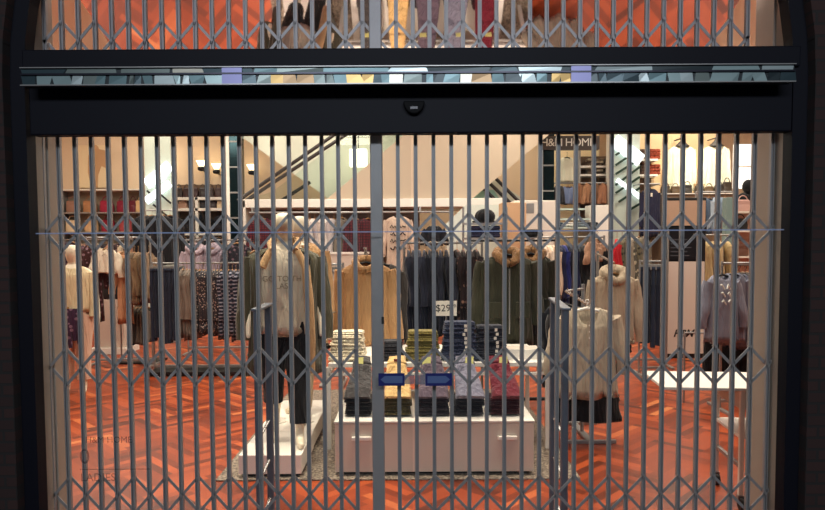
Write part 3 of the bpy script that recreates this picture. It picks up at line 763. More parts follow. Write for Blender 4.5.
# hoodie on a wall rail arm
D = 6.7
b = G(614, 274, 344, 46, D, M_cream2, 'hoodie', 'cream hooded jumper hanging behind and above the cream blouse', 'hoodie', .12, d=.15, sl=.86, spread=.07, collar=('hood', .055), seed=12, hem=M_cream2, sl_r=(.075, .05), hanger='wood', flare=.95)
G(615, 338, 353, 32, D+.05, M_blk, 'skirt', 'short black skirt under the cream hooded jumper', 'skirt', 0, d=.12, sleeve=0, hanger=None, nw=.17, off=0, seed=3)
t = thing('hoodie_stand', 'chrome stand with sloping arm carrying the cream hooded jumper', 'clothes stand', (px(607, 300, D), D+.35, 0))
MB().tube([(0, 0, .02), (0, 0, pz(252, D+.3))], .016, 10).build('post', M_metal, t)
MB().box(-.25, .25, -.02, .02, 0, .03).box(-.02, .02, -.4, .3, 0, .03).build('base_frame', M_metal, t, bev=.004)
a0 = at(597, 254, D+.2)-t.location; a1 = at(614, 263, D-.12)-t.location
MB().tube([(0, 0, a0.z), a0], .011, 8).build('arm_bracket', M_metal, t)
MB().bar(a0, a1, .03, .014, (0, 0, 1)).build('sloping_arm', M_chrome, t)
# white table on casters at right
D0, D1 = 4.12, 4.6; zt_ = pz(390, D0)
xA = px(666, 390, D0); xL = px(743.5, 430, D0)
t = thing('white_trolley_table', 'white-topped display table on casters by the right door jamb', 'table', (xL, D0, 0), -.1)
MB().box(xA-xL, 1.5, 0, D1-D0+.06, zt_-.02, zt_).build('tabletop', M_white, t, bev=.004)
for yy in (.03, D1-D0-.01):
    for xx in (0, 1.35):
        l = MB().box(xx-.014, xx+.014, yy-.014, yy+.014, .09, zt_-.02).build('leg', M_whitemat, t, bev=.002)
        q = MB().tube([(xx-.014, yy-.02, .04), (xx+.014, yy-.02, .04)], .04, 16).build('caster', M_black, t)
        MB().box(xx-.02, xx+.02, yy-.02, yy+.014, .06, .09).build('fork', M_metal, q)
MB().box(-.012, 1.36, .02, D1-D0, zt_-.14, zt_-.02).build('apron', M_pinkwhite, t, bev=.003)
MB().box(-.012, 1.36, .02, D1-D0, pz(437, D0+.1), pz(437, D0+.1)+.02).build('lower_shelf', M_white, t, bev=.003)
MB().box(-.012, .012, .02, D1-D0, pz(470, D0)-.012, pz(470, D0)+.012).build('foot_bar', M_metal, t, bev=.002)

# ================================================================== MIDDLE DISPLAY
z_ = pz(249, 6.35)
t = thing('display_stand', 'slim grey stand holding the camel poncho jumper', 'clothes stand', (px(366, 300, 6.5), 6.5, 0))
MB().tube([(0, 0, .02), (0, 0, z_+.02)], .015, 10).build('post', M_metal, t)
MB().tube([(0, 0, z_), (0, -.2, z_+.01)], .01, 8).build('arm', M_metal, t)
MB().box(-.22, .22, -.02, .02, .012, .04).box(-.02, .02, -.22, .22, .012, .038).build('base_frame', M_metal, t)
b = G(366, 262, 346, 50, 6.35, M_camel, 'poncho_jumper', 'camel roll-neck jumper with wide sleeves facing the gate', 'jumper', 0, d=.17, sl=.8, spread=.07, seed=17, collar=('roll', .04), fold=.02, sl_r=(.09, .075), flare=1.08, hanger='black')
G(384, 264, 346, 38, 6.62, fab((66, 62, 60)), 'cardigan', 'dark grey cardigan hanging behind the camel roll-neck jumper', 'cardigan', -.25, d=.1, sl=.8, spread=.05, seed=18, hanger='black')
# navy dresses and patterned dresses on one rail, parkas facing front beside them
rack_rail('chrome clothes rack carrying navy dresses and dark patterned dresses', px(404, 250, 7.1), px(482, 250, 7.1), 7.1, pz(243, 7.1))
series(409, 452, 9, 250, 338, 7.1, [fab((40, 44, 60)), fab((30, 33, 46)), fab((48, 52, 68))], 'navy_dress', 'navy dress', 'on the middle rack', 'dress', 'navy dresses on the middle rack', width=.44, d=.05, sleeve=.5)
series(457, 476, 4, 250, 334, 7.1, [fab((46, 34, 36), 'print', (150, 116, 100)), fab((40, 30, 34), 'print', (120, 90, 84))], 'patterned_dress', 'dark blossom-patterned dress', 'beside the navy dresses', 'dress', 'patterned dresses on the middle rack', width=.44, d=.05, sleeve=.5)
z_ = pz(241, 6.6)
rack_rail('dark clothes rack holding two fur-hooded parkas', px(470, 250, 6.75), px(556, 250, 6.75), 6.75, z_, mat=M_black)
M_fur = fab((140, 104, 68), 'print', (96, 66, 42), 4)
M_park = fab((56, 56, 42)); M_park2 = fab((50, 49, 38))
for i, (xx, yt, yb, ww, m, D) in enumerate(((507, 255, 346, 52, M_park, 6.52), (531, 254, 350, 40, M_park2, 6.85))):
    b = G(xx, yt, yb, ww, D, m, 'parka', 'dark olive parka with tan fur hood, %s' % ('front one with the widest hood', 'half hidden behind the front parka')[i], 'parka', (.05, -.3)[i], d=.2, sl=.68, spread=.08, seed=31+i, collar=('fur', .052), cmat=M_fur, sl_r=(.09, .065), flare=1.02, hanger='black', fold=.012)
    MB().box(-.006, .006, -.135, -.12, -.85, -.22).build('zip', M_metal, b)
    for s_ in (-1, 1): MB().box(s_*.13-.07, s_*.13+.07, -.14, -.12, -.7, -.54).build('pocket', m, b, bev=.008)
G(545, 268, 350, 24, 6.85, M_blk, 'black_coat', 'black coat at the right end of the parka rack', 'coat', .7, d=.12, sl=.7, seed=35, hanger='black')
# rack right of the parkas
rack_rail('low clothes rack of navy and black tops behind the cream blouse', px(538, 250, 8.2), px(604, 250, 8.2), 8.2, pz(238, 8.2))
series(544, 554, 3, 246, 296, 8.2, [fab((226, 200, 178)), fab((236, 216, 196))], 'pale_shirt', 'pale pink top', 'on the rack behind the parkas', 'top', 'pale tops behind the parkas', d=.07, order='from the left')
series(559, 574, 4, 246, 312, 8.2, [fab((26, 32, 66)), fab((34, 44, 110)), fab((24, 26, 46))], 'navy_blouse', 'deep blue blouse', 'on the rack behind the cream blouse', 'blouse', 'blue blouses on the low rack', d=.07)
series(579, 600, 5, 246, 318, 8.2, [fab((22, 22, 26)), fab((34, 32, 34))], 'black_jacket', 'black jacket', 'beside the blue blouses', 'jacket', 'black jackets on the low rack', d=.07)
G(597, 240, 262, 20, 8.0, fab((170, 130, 104)), 'scarf_top', 'dusty pink top hung over the black jackets', 'top', .5, d=.1, sl=.8, seed=50)
D = 9.0
rack_rail('far clothes rack with a red cardigan and camouflage jackets', px(612, 240, D), px(668, 240, D), D, pz(232, D))
series(617, 622, 2, 240, 282, D, [fab((190, 30, 40))], 'red_cardigan', 'bright red cardigan', 'above the cream hooded jumper', 'cardigan', 'red cardigans', d=.06, rot=1.2)
series(628, 644, 4, 238, 290, D, [fab((110, 100, 80), 'print', (50, 48, 40)), fab((150, 136, 118)), fab((90, 84, 74), 'print', (190, 176, 150))], 'camouflage_jacket', 'grey-brown patterned jacket', 'right of the red cardigan', 'jacket', 'patterned jackets on the far rack', d=.1, rot=1.0)
series(645, 663, 5, 268, 346, 8.4, [fab((30, 38, 56)), fab((24, 30, 44)), fab((36, 46, 66))], 'dark_jeans', 'dark blue jeans', 'beside the white logo board', 'jeans', 'dark jeans beside the logo board', kind='trousers', width=.36, d=.05, rot=1.1)
rack_rail('low rail of dark jeans beside the white logo board', px(640, 262, 8.4), px(666, 262, 8.4), 8.4, pz(262.5, 8.4))
# logo board
D = 9.6
x0, x1 = px(665, 300, D), px(704, 300, D)
t = thing('logo_board', 'tall display board: tan top, black middle and white panel with a shop logo', 'display board', ((x0+x1)/2, D, 0)); w = (x1-x0)/2
MB().box(-w-.02, w+.02, .02, .14, 0, pz(199, D)).build('frame', M_black, t, bev=.006)
MB().box(-w, w, .0, .03, pz(227, D), pz(202, D)).build('tan_panel', simple('tan_board', (186, 154, 130), .7), t)
MB().box(-.08, -.06, -.004, .0, pz(215, D), pz(210, D)).build('red_mark', simple('red_print', (150, 40, 36), .7), t)
MB().box(-w*.9, w*.9, -.002, .03, pz(261, D), pz(229, D)).build('black_panel', simple('black_board', (20, 21, 25), .35), t)
MB().box(-w, w, -.004, .03, pz(355, D), pz(263, D)).build('white_panel', simple('white_board', (208, 194, 182), .7), t)
text('logo', 'H&M', .15, M_ink, t, (px(683, 335, D)-t.location.x, -.006, pz(335, D)), shear=.3, space=.8, off=.003)
m = MB()
for q in range(5): m.box(-w*.75, w*(.1+.1*(q % 3)), -.004, 0, pz(241+4*q, D)-.008, pz(241+4*q, D)+.008)
m.build('fine_print', simple('dim_grey_print', (70, 72, 80), .7), t)
# grey sweatshirt and its rail at the far right
D = 6.6
rack_rail('chrome rail with the mauve grey sweatshirts beside the right jamb', px(722, 270, D+.02), px(790, 270, D+.02), D+.02, pz(265, D))
b = G(722, 276, 343, 34, D-.03, fab((136, 138, 154)), 'sweatshirt', 'mauve grey sweatshirt with white print, front one on the right rail', 'sweatshirt', .25, d=.14, sl=.66, spread=.1, seed=61, hanger='black', flare=1.1, fold=.018, sl_r=(.075, .055), off=.1)
m = MB()
rn2 = random.Random(2)
for r_ in range(3):
    for c_ in range(2):
        cx, cz = -.075+.075*c_+.012*r_, -.22-.075*r_; m.tube([(cx-.022, -.1, cz+rn2.uniform(-.02, .02)), (cx-.01, -.101, cz+.026), (cx+.008, -.101, cz-.02+rn2.uniform(0, .03)), (cx+.024, -.1, cz-.02)], .0085, 6)
m.build('white_print', M_inkw, b)
for i in range(4):
    G(733+6*i, 275+i, 345+2*i, 34, D+.05+.07*i, fab([(122, 124, 142), (104, 108, 128), (84, 88, 108), (66, 72, 92)][i]), 'sweatshirt', '%s plain grey sweatshirt behind the printed one on the right rail' % ORD[i], 'sweatshirt', .35, group='grey sweatshirts on the right rail', d=.11, sl=.7, spread=.07, seed=62+i, hanger='black')
for i in range(2):
    z = pz(335, D+.3)
    trousers('black_trousers', '%s black trousers below the mauve grey sweatshirts' % ORD[i], 'trousers', (px(722+15*i, 340, D+.35), D+.35, z), .1, 'black trousers below the sweatshirts', w=.4, h=.5, mat=M_blk, seed=i, d=.1)
t = thing('low_rail', 'low dark rail carrying black trousers under the grey sweatshirts', 'rail', (px(732, 340, D+.35), D+.35, 0))
MB().tube([(-.5, 0, pz(335, D+.3)), (.5, 0, pz(335, D+.3))], .01, 8).build('bar', M_metal, t)
for s_ in (-1, 1): MB().tube([(s_*.5, 0, 0), (s_*.5, 0, pz(335, D+.3))], .012, 8).build('post', M_metal, t)

# ================================================================== LEFT SIDE
# dressed mannequin half hidden by the left jamb
D = 7.6
X = px(74, 300, D)
t, J = mannequin('mannequin in cream top and pale pink trousers beside the left jamb, holding a purple scarf', (X, D, .0), .25, 1.72, .06)
cloth_on(t, .40, .52, .22, 1.46, fab((226, 206, 166)), 'cream_shirt', sleeve=.5, seed=14)
leg_cloth(t, J, fab((216, 180, 156)), (.16, .16), 'pink_trousers')
MB().loft([[Vector((.17*math.cos(a), .13*math.sin(a), z)) for a in [2*PI*k/18 for k in range(18)]] for z in (1.0, .96)], False, False).build('belt', simple('tan_belt', (170, 120, 60), .5), t, solid=.008)
m = MB()
for q in range(5): m.tube([(-.1+.04*q, -.16, .98), (-.12+.05*q, -.19, .8), (-.1+.045*q, -.18, .62-.04*(q % 3))], [.03, .035, .02], 8, .5)
m.build('scarf', fab((60, 34, 60), 'print', (140, 110, 130)), t)
M_purple = fab((52, 32, 46), 'print', (120, 90, 100))
D = 9.2
rack_rail('left clothes rack of print dress, cream blouse and brown jackets', px(86, 240, D), px(150, 240, D), D, pz(236, D))
G(72, 240, 268, 18, D+.1, M_purple, 'patterned_blouse', 'dark purple patterned blouse above the pink-trousered mannequin', 'blouse', .3, d=.1, seed=70)
G(92, 243, 320, 17, D, fab((64, 34, 34), 'print', (140, 110, 120)), 'print_dress', 'long dark floral dress hanging beside the pink-trousered mannequin', 'dress', .4, d=.08, sl=.5, seed=71, flare=1.1)
G(106, 247, 272, 22, D-.05, fab((236, 222, 200)), 'blouse', 'cream blouse above the black handbag', 'blouse', 0, d=.1, seed=72, collar=('shirt', .02), sl=.9)
t = thing('bag_stand', 'white display block supporting the black handbag on the left', 'display block', (px(107, 310, 10.2), 10.2, 0))
MB().box(-.28, .28, 0, .5, 0, .1).build('foot', M_white, t, bev=.005)
MB().box(-.24, .24, .05, .45, .1, pz(298, 10.2)).build('block', M_pinkwhite, t, bev=.01)
def bag(name, label, loc, w, h, d, mat, group, rz=0, metal=True):
    t = thing(name, label, 'handbag', loc, rz, group)
    R = []
    for z, f, g_ in ((0, .92, 1), (.02, 1, 1.05), (h*.5, 1.02, .95), (h*.85, .92, .6), (h, .84, .35)):
        R.append([Vector((w/2*f*math.copysign(abs(math.cos(a))**.5, math.cos(a)), d/2*g_*math.copysign(abs(math.sin(a))**.6, math.sin(a)), z)) for a in [2*PI*k/20 for k in range(20)]])
    MB().loft(R).build('body', mat, t)
    MB().tube([(w*.3*math.cos(a), -d*.1, h*.95+h*.38*math.sin(a)) for a in [PI*k/10 for k in range(11)]], .009, 6).build('handle', mat, t)
    MB().box(-w*.42, w*.42, -d*.42, -d*.30, h*.45, h*.93).build('flap', mat, t, bev=.01)
    if metal: MB().box(-.02, .02, -d*.46, -d*.40, h*.42, h*.54).build('clasp', M_chrome, t)
    return t
M_leather = lambda c: simple('leather_%d_%d_%d' % tuple(c), c, .45, 0, .2, 80, .1)
bag('handbag', 'large black handbag on the white block under the cream blouse', (px(106, 297, 10.1), 10.35, pz(298, 10.2)), .36, .30, .2, M_leather((26, 24, 26)), None)
D = 9.25
G(124, 250, 322, 15, D, fab((208, 156, 118)), 'tan_dress', 'peach tan dress hanging left of the brown jackets', 'dress', .2, d=.08, sl=.5, seed=74, hem=None)
series(131, 149, 6, 251, 301, D, [fab((120, 96, 70)), fab((104, 84, 62)), fab((134, 108, 80))], 'brown_jacket', 'brown jacket', 'on the left rack', 'jacket', 'brown jackets on the left rack', d=.06, sleeve=.5)
t = thing('lower_rail', 'lower rail of grey skirts beneath the brown jackets', 'rail', (px(141, 304, D+.3), D+.3, 0))
zz = pz(301, D+.3)
MB().tube([(-.3, 0, zz), (.25, 0, zz)], .011, 8).build('bar', M_metal, t)
for s_ in (-.3, .25): MB().tube([(s_, 0, 0), (s_, 0, zz)], .012, 8).build('post', M_metal, t)
MB().box(-.34, .29, -.2, .2, 0, .03).build('base', M_black, t)
series(134, 148, 5, 306, 342, D+.3, [fab((96, 86, 74)), fab((110, 98, 84))], 'grey_skirt', 'grey brown skirt', 'under the brown jackets', 'skirt', 'skirts under the brown jackets', d=.05, sleeve=0, width=.36)
# nearer rack with jeans, cardigans and dark blouses
D = 8.7
rack_rail('nearest left rack of navy jeans, taupe cardigans and dark blouses', px(152, 262, D), px(252, 262, D), D, pz(262, D), shelf=True)
series(157, 178, 7, 267, 338, D, [fab((34, 40, 58)), fab((28, 34, 50)), fab((40, 46, 62))], 'navy_jeans', 'navy jeans', 'on the nearest left rack', 'jeans', 'navy jeans on the nearest left rack', kind='trousers', width=.38, d=.05)
series(183, 195, 4, 268, 338, D, [fab((122, 108, 96)), fab((108, 96, 86)), fab((134, 120, 108))], 'taupe_cardigan', 'long taupe cardigan', 'between navy jeans and blouses', 'cardigan', 'taupe cardigans on the nearest left rack', d=.06)
series(200, 221, 7, 269, 332, D, [fab((44, 40, 46), 'print', (200, 184, 174), 2.3), fab((54, 48, 52), 'print', (186, 160, 146), 2.1)], 'print_blouse', 'dark white-flecked blouse', 'on the nearest left rack', 'blouse', 'flecked blouses on the nearest left rack', d=.07)
series(225, 247, 7, 269, 336, D, [fab((30, 34, 50), 'stripes', (150, 150, 165), 1.5), fab((24, 28, 44), 'stripes', (120, 110, 120), 1.2)], 'striped_blouse', 'navy blouse with pale streaks', 'beside the white-flecked blouses', 'blouse', 'streaked navy blouses on the nearest left rack', d=.07)
for i, xx in enumerate((195, 213)):
    G(xx, 247, 272, 22, 10.2, fab([(176, 158, 168), (160, 146, 158)][i]), 'hooded_shirt', 'pale mauve hooded top above the %s' % ('taupe cardigans', 'white-flecked blouses')[i], 'top', [.3, -.15][i], d=.14, sl=.8, collar=('hood', .05), seed=80+i)
rack_rail('rear left rack with two pale mauve hooded tops', px(186, 240, 10.25), px(250, 240, 10.25), 10.25, pz(239, 10.25))
G(237, 242, 300, 22, 10.1, fab((40, 38, 46), 'print', (110, 90, 100)), 'dark_dress', 'dark mottled dress at the right end of the rear left rack', 'dress', .3, d=.1, seed=84)
G(222, 243, 285, 18, 10.3, fab((34, 34, 40)), 'black_shirt', 'black long top between mauve hooded top and mottled dress', 'top', .4, d=.1, seed=85)
G(254, 250, 330, 14, 7.4, fab((66, 62, 46)), 'olive_coat', 'olive coat sliver hanging just left of the sweatshirt mannequin', 'coat', .5, d=.1, seed=86)

series(146, 170, 5, 214, 262, 11.6, [fab((24, 24, 28)), fab((36, 34, 38))], 'black_jacket', 'black jacket', 'on the rail before the left escalator reflection', 'jacket', 'black jackets before the left lit escalator', d=.12, rot=.9, width=.44)
rack_rail('rail of black jackets in front of the left escalator reflection', px(143, 210, 11.6), px(174, 210, 11.6), 11.6, pz(209, 11.6))
# wall shelves with bags (far left)
D = 14.9
xs0, xs1 = px(58, 200, D), px(142.5, 200, D)
t = thing('bag_shelf', 'wall shelf unit of handbags at the far left', 'shelf unit', ((xs0+xs1)/2, D, 0)); w = (xs1-xs0)/2
MB().box(-w, w, .4, .44, .0, pz(187, D)).build('back_panel', simple('grey_panel', (160, 146, 126), .7), t)
for yy in (187.5, 210.5, 230):
    MB().box(-w, w, 0, .42, pz(yy, D)-.03, pz(yy, D)).build('shelf', M_metal if yy > 190 else M_whitemat, t, bev=.004)
MB().box(-w-.02, -w+.02, 0, .44, 0, pz(187, D)).box(w-.02, w+.02, 0, .44, 0, pz(187, D)).build('upright', M_metal, t)
MB().tube([(-w, -.35, pz(238, D)), (w, -.35, pz(238, D))], .015, 8).box(-w, -w+.03, -.36, .02, pz(238, D)-.015, pz(238, D)+.015).box(w-.03, w, -.36, .02, pz(238, D)-.015, pz(238, D)+.015).build('rail', M_metal, t)
MB().box(-w-.3, w+.1, -.3, .44, 0, .22).build('base', M_whitemat, t, bev=.01)
bl = [(69, 0, 'dusty brown', (150, 110, 92)), (86, 0, 'tan brown', (168, 118, 80)), (103, 0, 'crimson', (150, 28, 56)), (120, 0, 'dark crimson', (128, 22, 48)), (130, 0, 'deep wine', (96, 20, 36)), (139, 0, 'pale tan', (214, 176, 128)),
      (68, 1, 'cream', (226, 200, 164)), (87, 1, 'light tan', (214, 172, 128)), (104, 1, 'crimson', (150, 26, 50)), (122, 1, 'red and cream', (170, 70, 74)), (138, 1, 'dark-clasped cream', (228, 200, 150))]
for xx, r_, cn, col in bl:
    zz = pz((210.5, 230)[r_], D); wd = 13/S(D) if cn != 'deep wine' else 8/S(D)
    bag('handbag', '%s handbag on the %s wall shelf at far left' % (cn, ('upper', 'lower')[r_]), (px(xx, 210, D), D+.2, zz), wd, 12/S(D), .2, M_leather(col), 'handbags on the far left wall shelf')
series(64, 139, 12, 242, 285, 14.55, [fab((60, 40, 44), 'print', (170, 140, 130)), fab((214, 196, 170)), fab((46, 42, 48)), fab((170, 130, 110))], 'blouse', 'small far blouse', 'under the handbag shelves', 'blouse', 'blouses under the handbag shelves', d=.12, rot=1.25, width=.4, hanger=None)
# picture above the shelf
t = thing('wall_picture', 'pale poster of a standing figure on the wall above the handbags', 'poster', (px(79, 166, D), 15.55, pz(186, 15.55)))
w = 30/S(15.5)/2; h = 42/S(15.5)
MB().box(-w, w, 0, .03, 0, h).build('panel', simple('poster_cream', (244, 220, 180), .6), t)
m = MB().prism([(-.05, .0), (.1, 0), (.12, .3), (.2, .5), (.3, .45), (.33, .85), (.1, .9), (-.1, .75), (-.12, .35)], -.006, 0).ball((.06, -.002, .86), .1, .006, .13, 12, 8)
m.build('figure', simple('poster_tan', (206, 164, 122), .6), t)
# mirrored panels left and right, escalator reflections modelled as glowing strips and bars
def esc_mirror(label, x0, x1, y0, y1, D, flip, nbars):
    """pale green mirrored panel; strips and dark bars on it stand for the reflected escalator"""
    t = thing('escalator_reflection', label, 'escalator', (px((x0+x1)/2, y1, D), D, 0))
    ox = t.location.x
    MB().box(px(x0, 200, D)-ox, px(x1, 200, D)-ox, .1, .16, 0, pz(y0, D)).build('glass_side', simple('pale_green_glass', (206, 218, 206), .25, 0), t)
    gl = emit('reflection_glow', (236, 246, 250), 1.6)
    return t, ox
def pt(x, y, D, ox): return (px(x, y, D)-ox, 0, pz(y, D))
D = 13.6
t, ox = esc_mirror('escalator reflection modelled left of the lamp wall: pale green side with two lit strips', 143.5, 170, 120, 240, D, 1, 3)
gl = emit('reflection_glow', (236, 246, 250), 1.3)
for a, b_, wd in (((146, 183), (170, 164), 13), ((146, 200), (170, 182), 9)):
    MB().bar(pt(*a, D, ox), pt(*b_, D, ox), wd/S(D)*.8, .05).build('reflected_band', gl, t)
for a, b_ in (((146, 189), (158, 200)), ((154, 188), (170, 202)), ((152, 203), (168, 216))):
    MB().bar(pt(*a, D-.05, ox), pt(*b_, D-.05, ox), .035, .03).build('handrail', M_black, t)
t, ox = esc_mirror('escalator reflection modelled right of the HOME niche: green glass, lit strips, dark steps', 612, 641, 120, 240, D, -1, 6)
for a, b_, wd in (((614, 141), (641, 162), 15), ((617, 181), (641, 199), 5)):
    MB().bar(pt(*a, D, ox), pt(*b_, D, ox), wd/S(D)*.85, .05).build('reflected_band', gl, t)
for a, b_ in (((616, 156), (622, 152)), ((616, 166), (628, 158)), ((616, 175), (640, 160)), ((616, 186), (640, 168)), ((616, 194), (640, 178)), ((619, 203), (640, 189)), ((628, 212), (640, 205))):
    MB().bar(pt(*a, D-.02, ox), pt(*b_, D-.02, ox), .045, .04).build('reflected_step', simple('dark_green_steel', (40, 66, 54), .4, .3), t)
MB().box(px(608, 200, D)-ox, px(613, 200, D)-ox, -.05, .16, 0, pz(135, D)+.6).build('end_post', M_whitemat, t)
# lamp wall between them with lamps, shelves of small goods
D = 14.6
lm = emit('warm_lamp_shade', (255, 226, 176), 5)
for i, (xx, yy) in enumerate(((203, 166), (218, 169), (253, 170), (170, 168))):
    t = thing('wall_lamp', 'small glowing wall lamp, %s' % ('left one above the dark handbags', 'right one above the dark handbags', 'one past the teal column', 'one beside the escalator reflection')[i], 'lamp', (px(xx, yy, 15.5), 15.5, pz(yy, 15.5)), 0, 'wall lamps')
    MB().loft([[Vector((r*math.cos(a), r*.6*math.sin(a)-.12, z)) for a in [2*PI*k/16 for k in range(16)]] for z, r in ((0, .05), (.08, .09), (.13, .12))], False, False).build('shade', lm, t, solid=.006)
    MB().ball((0, -.12, -.05), .09, .07, .06).tube([(0, -.1, -.05), (0, .1, -.08)], .02, 8).build('bracket', M_black, t)
xs0, xs1 = px(172, 200, D), px(229, 200, D)
t = thing('open_shelving', 'white open shelving below the two wall lamps', 'shelf unit', ((xs0+xs1)/2, D, 0)); w = (xs1-xs0)/2
for yy in (196, 207, 232):
    MB().box(-w, w, 0, .4, pz(yy, D)-.06, pz(yy, D)).build('shelf', M_white, t, bev=.004)
for xx in (-w, -w*.15, w): MB().box(xx-.03, xx+.03, .0, .4, 0, pz(196, D)).build('upright', M_white, t)
MB().box(-w, w, .38, .42, 0, pz(182, D)).build('back_panel', simple('brown_panel', (110, 86, 66), .7), t)
for i in range(7):
    xx = 176+8*i
    bag('clutch_bag', '%s small dark handbag from the left on top of the white shelving' % ORD[i], (px(xx, 195, D), D+.2, pz(196, D)), .16, .22, .12, M_leather((44+8*(i % 3), 34, 34)), 'dark handbags on the white shelving', 0, False)
for i, (xx, c, nm) in enumerate(((180, (190, 150, 130), 'dusty pink'), (201, (40, 36, 40), 'black'), (219, (240, 214, 176), 'cream'), (210, (60, 50, 50), 'dark brown'))):
    bag('handbag', '%s handbag in the white shelving under the lamps' % nm, (px(xx, 206, D), D+.2, pz(207, D)), .2, .17, .15, M_leather(c), 'handbags inside the white shelving', 0, False)
for i in range(6):
    xx = 177+10*i
    folded('folded_knitwear', '%s bundle of dark knitwear from the left on the lowest white shelf' % ORD[i], px(xx, 230, D), D+.2, pz(232, D), .19, .3, .34+.05*(i % 3), fab([(28, 30, 36), (40, 38, 44), (24, 30, 40)][i % 3]), 'dark knitwear on the white shelving')
series(176, 244, 9, 236, 276, 14.3, [fab((34, 36, 42)), fab((60, 54, 58)), fab((30, 34, 40)), fab((120, 106, 100))], 'dark_jacket', 'dark jacket', 'below the white shelving', 'jacket', 'jackets below the white shelving', d=.12, rot=1.25, width=.42)
rack_rail('long low rail of dark jackets below the white shelving', px(172, 236, 14.3), px(248, 236, 14.3), 14.3, pz(234, 14.3))
t = thing('floor_plinth', 'long white plinth along the floor under the far jackets', 'plinth', (px(215, 333, 12.8), 12.8, 0))
MB().box(-1.2, 1.0, 0, .5, .06, .2).build('deck', M_white, t, bev=.005); MB().box(-1.15, .95, .04, .46, 0, .06).build('recessed_base', M_black, t)
# mirrored dark columns
teal = simple('dark_teal_mirror', (44, 66, 72), .12, .8)
for i, (x0, x1) in enumerate(((228, 241), (540.5, 554))):
    D = 13.2
    t = thing('mirrored_column', 'dark teal mirrored column %s' % ('between the wall lamps', 'left of the HOME niche')[i], 'column', (px((x0+x1)/2, 200, D), D, 0)); w = (px(x1, 200, D)-px(x0, 200, D))/2
    MB().box(-w, w, 0, .3, 0, 5).build('shaft', teal, t)
    MB().box(-w-.04, -w+.04, -.03, .1, 0, 5).build('white_edge', M_white, t)
    m = MB()
    for q in range(6): m.box(-w, w, -.012, 0, 1.2+.5*q, 1.23+.5*q)
    m.build('joint_band', M_metal, t)

# ================================================================== ESCALATOR AND RECESS
D = 12.3
x0, x1 = px(241, 200, D), px(503, 200, D)
struct('trim_6', MB().box(x0, x1, D, D+.7, pz(207, D), pz(198.5, D)), M_white, bev=.01)
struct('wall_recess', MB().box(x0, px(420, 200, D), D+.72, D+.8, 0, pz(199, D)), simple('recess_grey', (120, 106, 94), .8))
MB_p = MB().box(x0-.04, x0+.08, D, D+.7, 0, pz(199, D))
struct('trim_7', MB_p, M_whitemat, bev=.01)
t = thing('escalator', 'escalator rising to the right: broad beige flank, green glass and dark handrail', 'escalator', (px(400, 200, D), D+.05, pz(198.5, D)))
ox, oz = t.location.x, t.location.z
def P2(x, y, DD=12.4): return (px(x, y, DD)-ox, pz(y, DD)-oz)
flank = simple('escalator_beige', (190, 172, 150), .5, 0, .03, 20, .03)
MB().prism([P2(327, 198.4), P2(473, 198.4), P2(640, 60), P2(494, 60)], .05, .7).build('flank', flank, t)
MB().prism([P2(241, 198.4), P2(327, 198.4), P2(494, 60), P2(442, 60), P2(270, 190)], .28, .30).build('glass_balustrade', clear_glass('green_glass', (246, 251, 248), .04), t)
for pa, pb, dd in (((235, 199), (440, 60), .25), ((243, 199), (452, 62), .27), ((275, 199), (306, 179), .55)):
    a = P2(*pa); b_ = P2(*pb)
    MB().tube([(a[0], dd, a[1]), (b_[0], dd, b_[1])], .035, 8).build('handrail', simple('handrail_black', (50, 44, 42), .4), t)
t2 = thing('escalator', 'crossing escalator descending to the right behind the beige flank, pale green sides', 'escalator', (px(330, 200, 13.4), 13.4, 0)); ox2 = t2.location.x
def P3(x, y, DD=13.45): return (px(x, y, DD)-ox2, pz(y, DD))
MB().prism([P3(243, 137), P3(345, 210), P3(540, 210), P3(480, 170), P3(440, 135), P3(310, 60), P3(150, 60)][::-1], .1, .5).build('side_panel', simple('pale_sage_panel', (218, 220, 204), .4), t2)
for i, (a, b_) in enumerate((((480, 184), (502, 206)), ((488, 181), (514, 206)), ((496, 178), (524, 206)))):
    a, b_ = P3(*a, 13.0), P3(*b_, 13.0); MB().tube([(a[0], -.3, a[1]), (b_[0], -.3, b_[1])], .035, 8).build('handrail', simple('handrail_black', (50, 44, 42), .4), t2)
a = P3(470, 190, 13.1); MB().prism([P3(470, 200, 13.1), P3(500, 200, 13.1), P3(494, 190, 13.1), P3(476, 190, 13.1)], -.25, -.2).build('glass_end', simple('mint_glass', (180, 226, 204), .2), t2)
t = thing('box_lamp', 'glowing box lamp behind the escalator glass', 'lamp', (px(358, 158, 13.0), 13.0, pz(166, 13.0)))
MB().box(-.17, .17, 0, .2, 0, .34).build('shade', emit('cool_box_lamp', (255, 240, 214), 3), t, bev=.02)
MB().tube([(0, .1, .34), (0, .1, 5-t.location.z)], .01, 6).build('cord', M_black, t)
# rails under the ledge
D = 12.2
t = thing('recess_rail', 'long rail of shirts under the white escalator ledge', 'rail', (px(350, 212, D), D, pz(212, D)))
MB().tube([(px(249, 212, D)-t.location.x, 0, 0), (px(452, 212, D)-t.location.x, 0, 0)], .02, 8).build('bar', M_metal, t)
m = MB()
for xx in (252, 340, 420): m.box(px(xx, 212, D)-t.location.x-.015, px(xx, 212, D)-t.location.x+.015, -.01, .1, 0, pz(206.5, D)-pz(212, D))
m.build('bracket', M_metal, t)
M_pl = fab((110, 34, 44), 'plaid', (40, 24, 34), 1.6)
G(263, 218, 262, 24, D, M_pl, 'plaid_shirt', 'maroon checked shirt left of the mannequin heads', 'shirt', .2, d=.12, seed=90, collar=('shirt', .02), sl=.8)
series(310, 334, 6, 218, 256, D, [fab((190, 176, 168)), fab((206, 196, 190)), fab((170, 160, 160))], 'pale_shirt', 'pale grey shirt', 'on the ledge rail', 'shirt', 'pale shirts on the ledge rail', d=.14, rot=1.25)
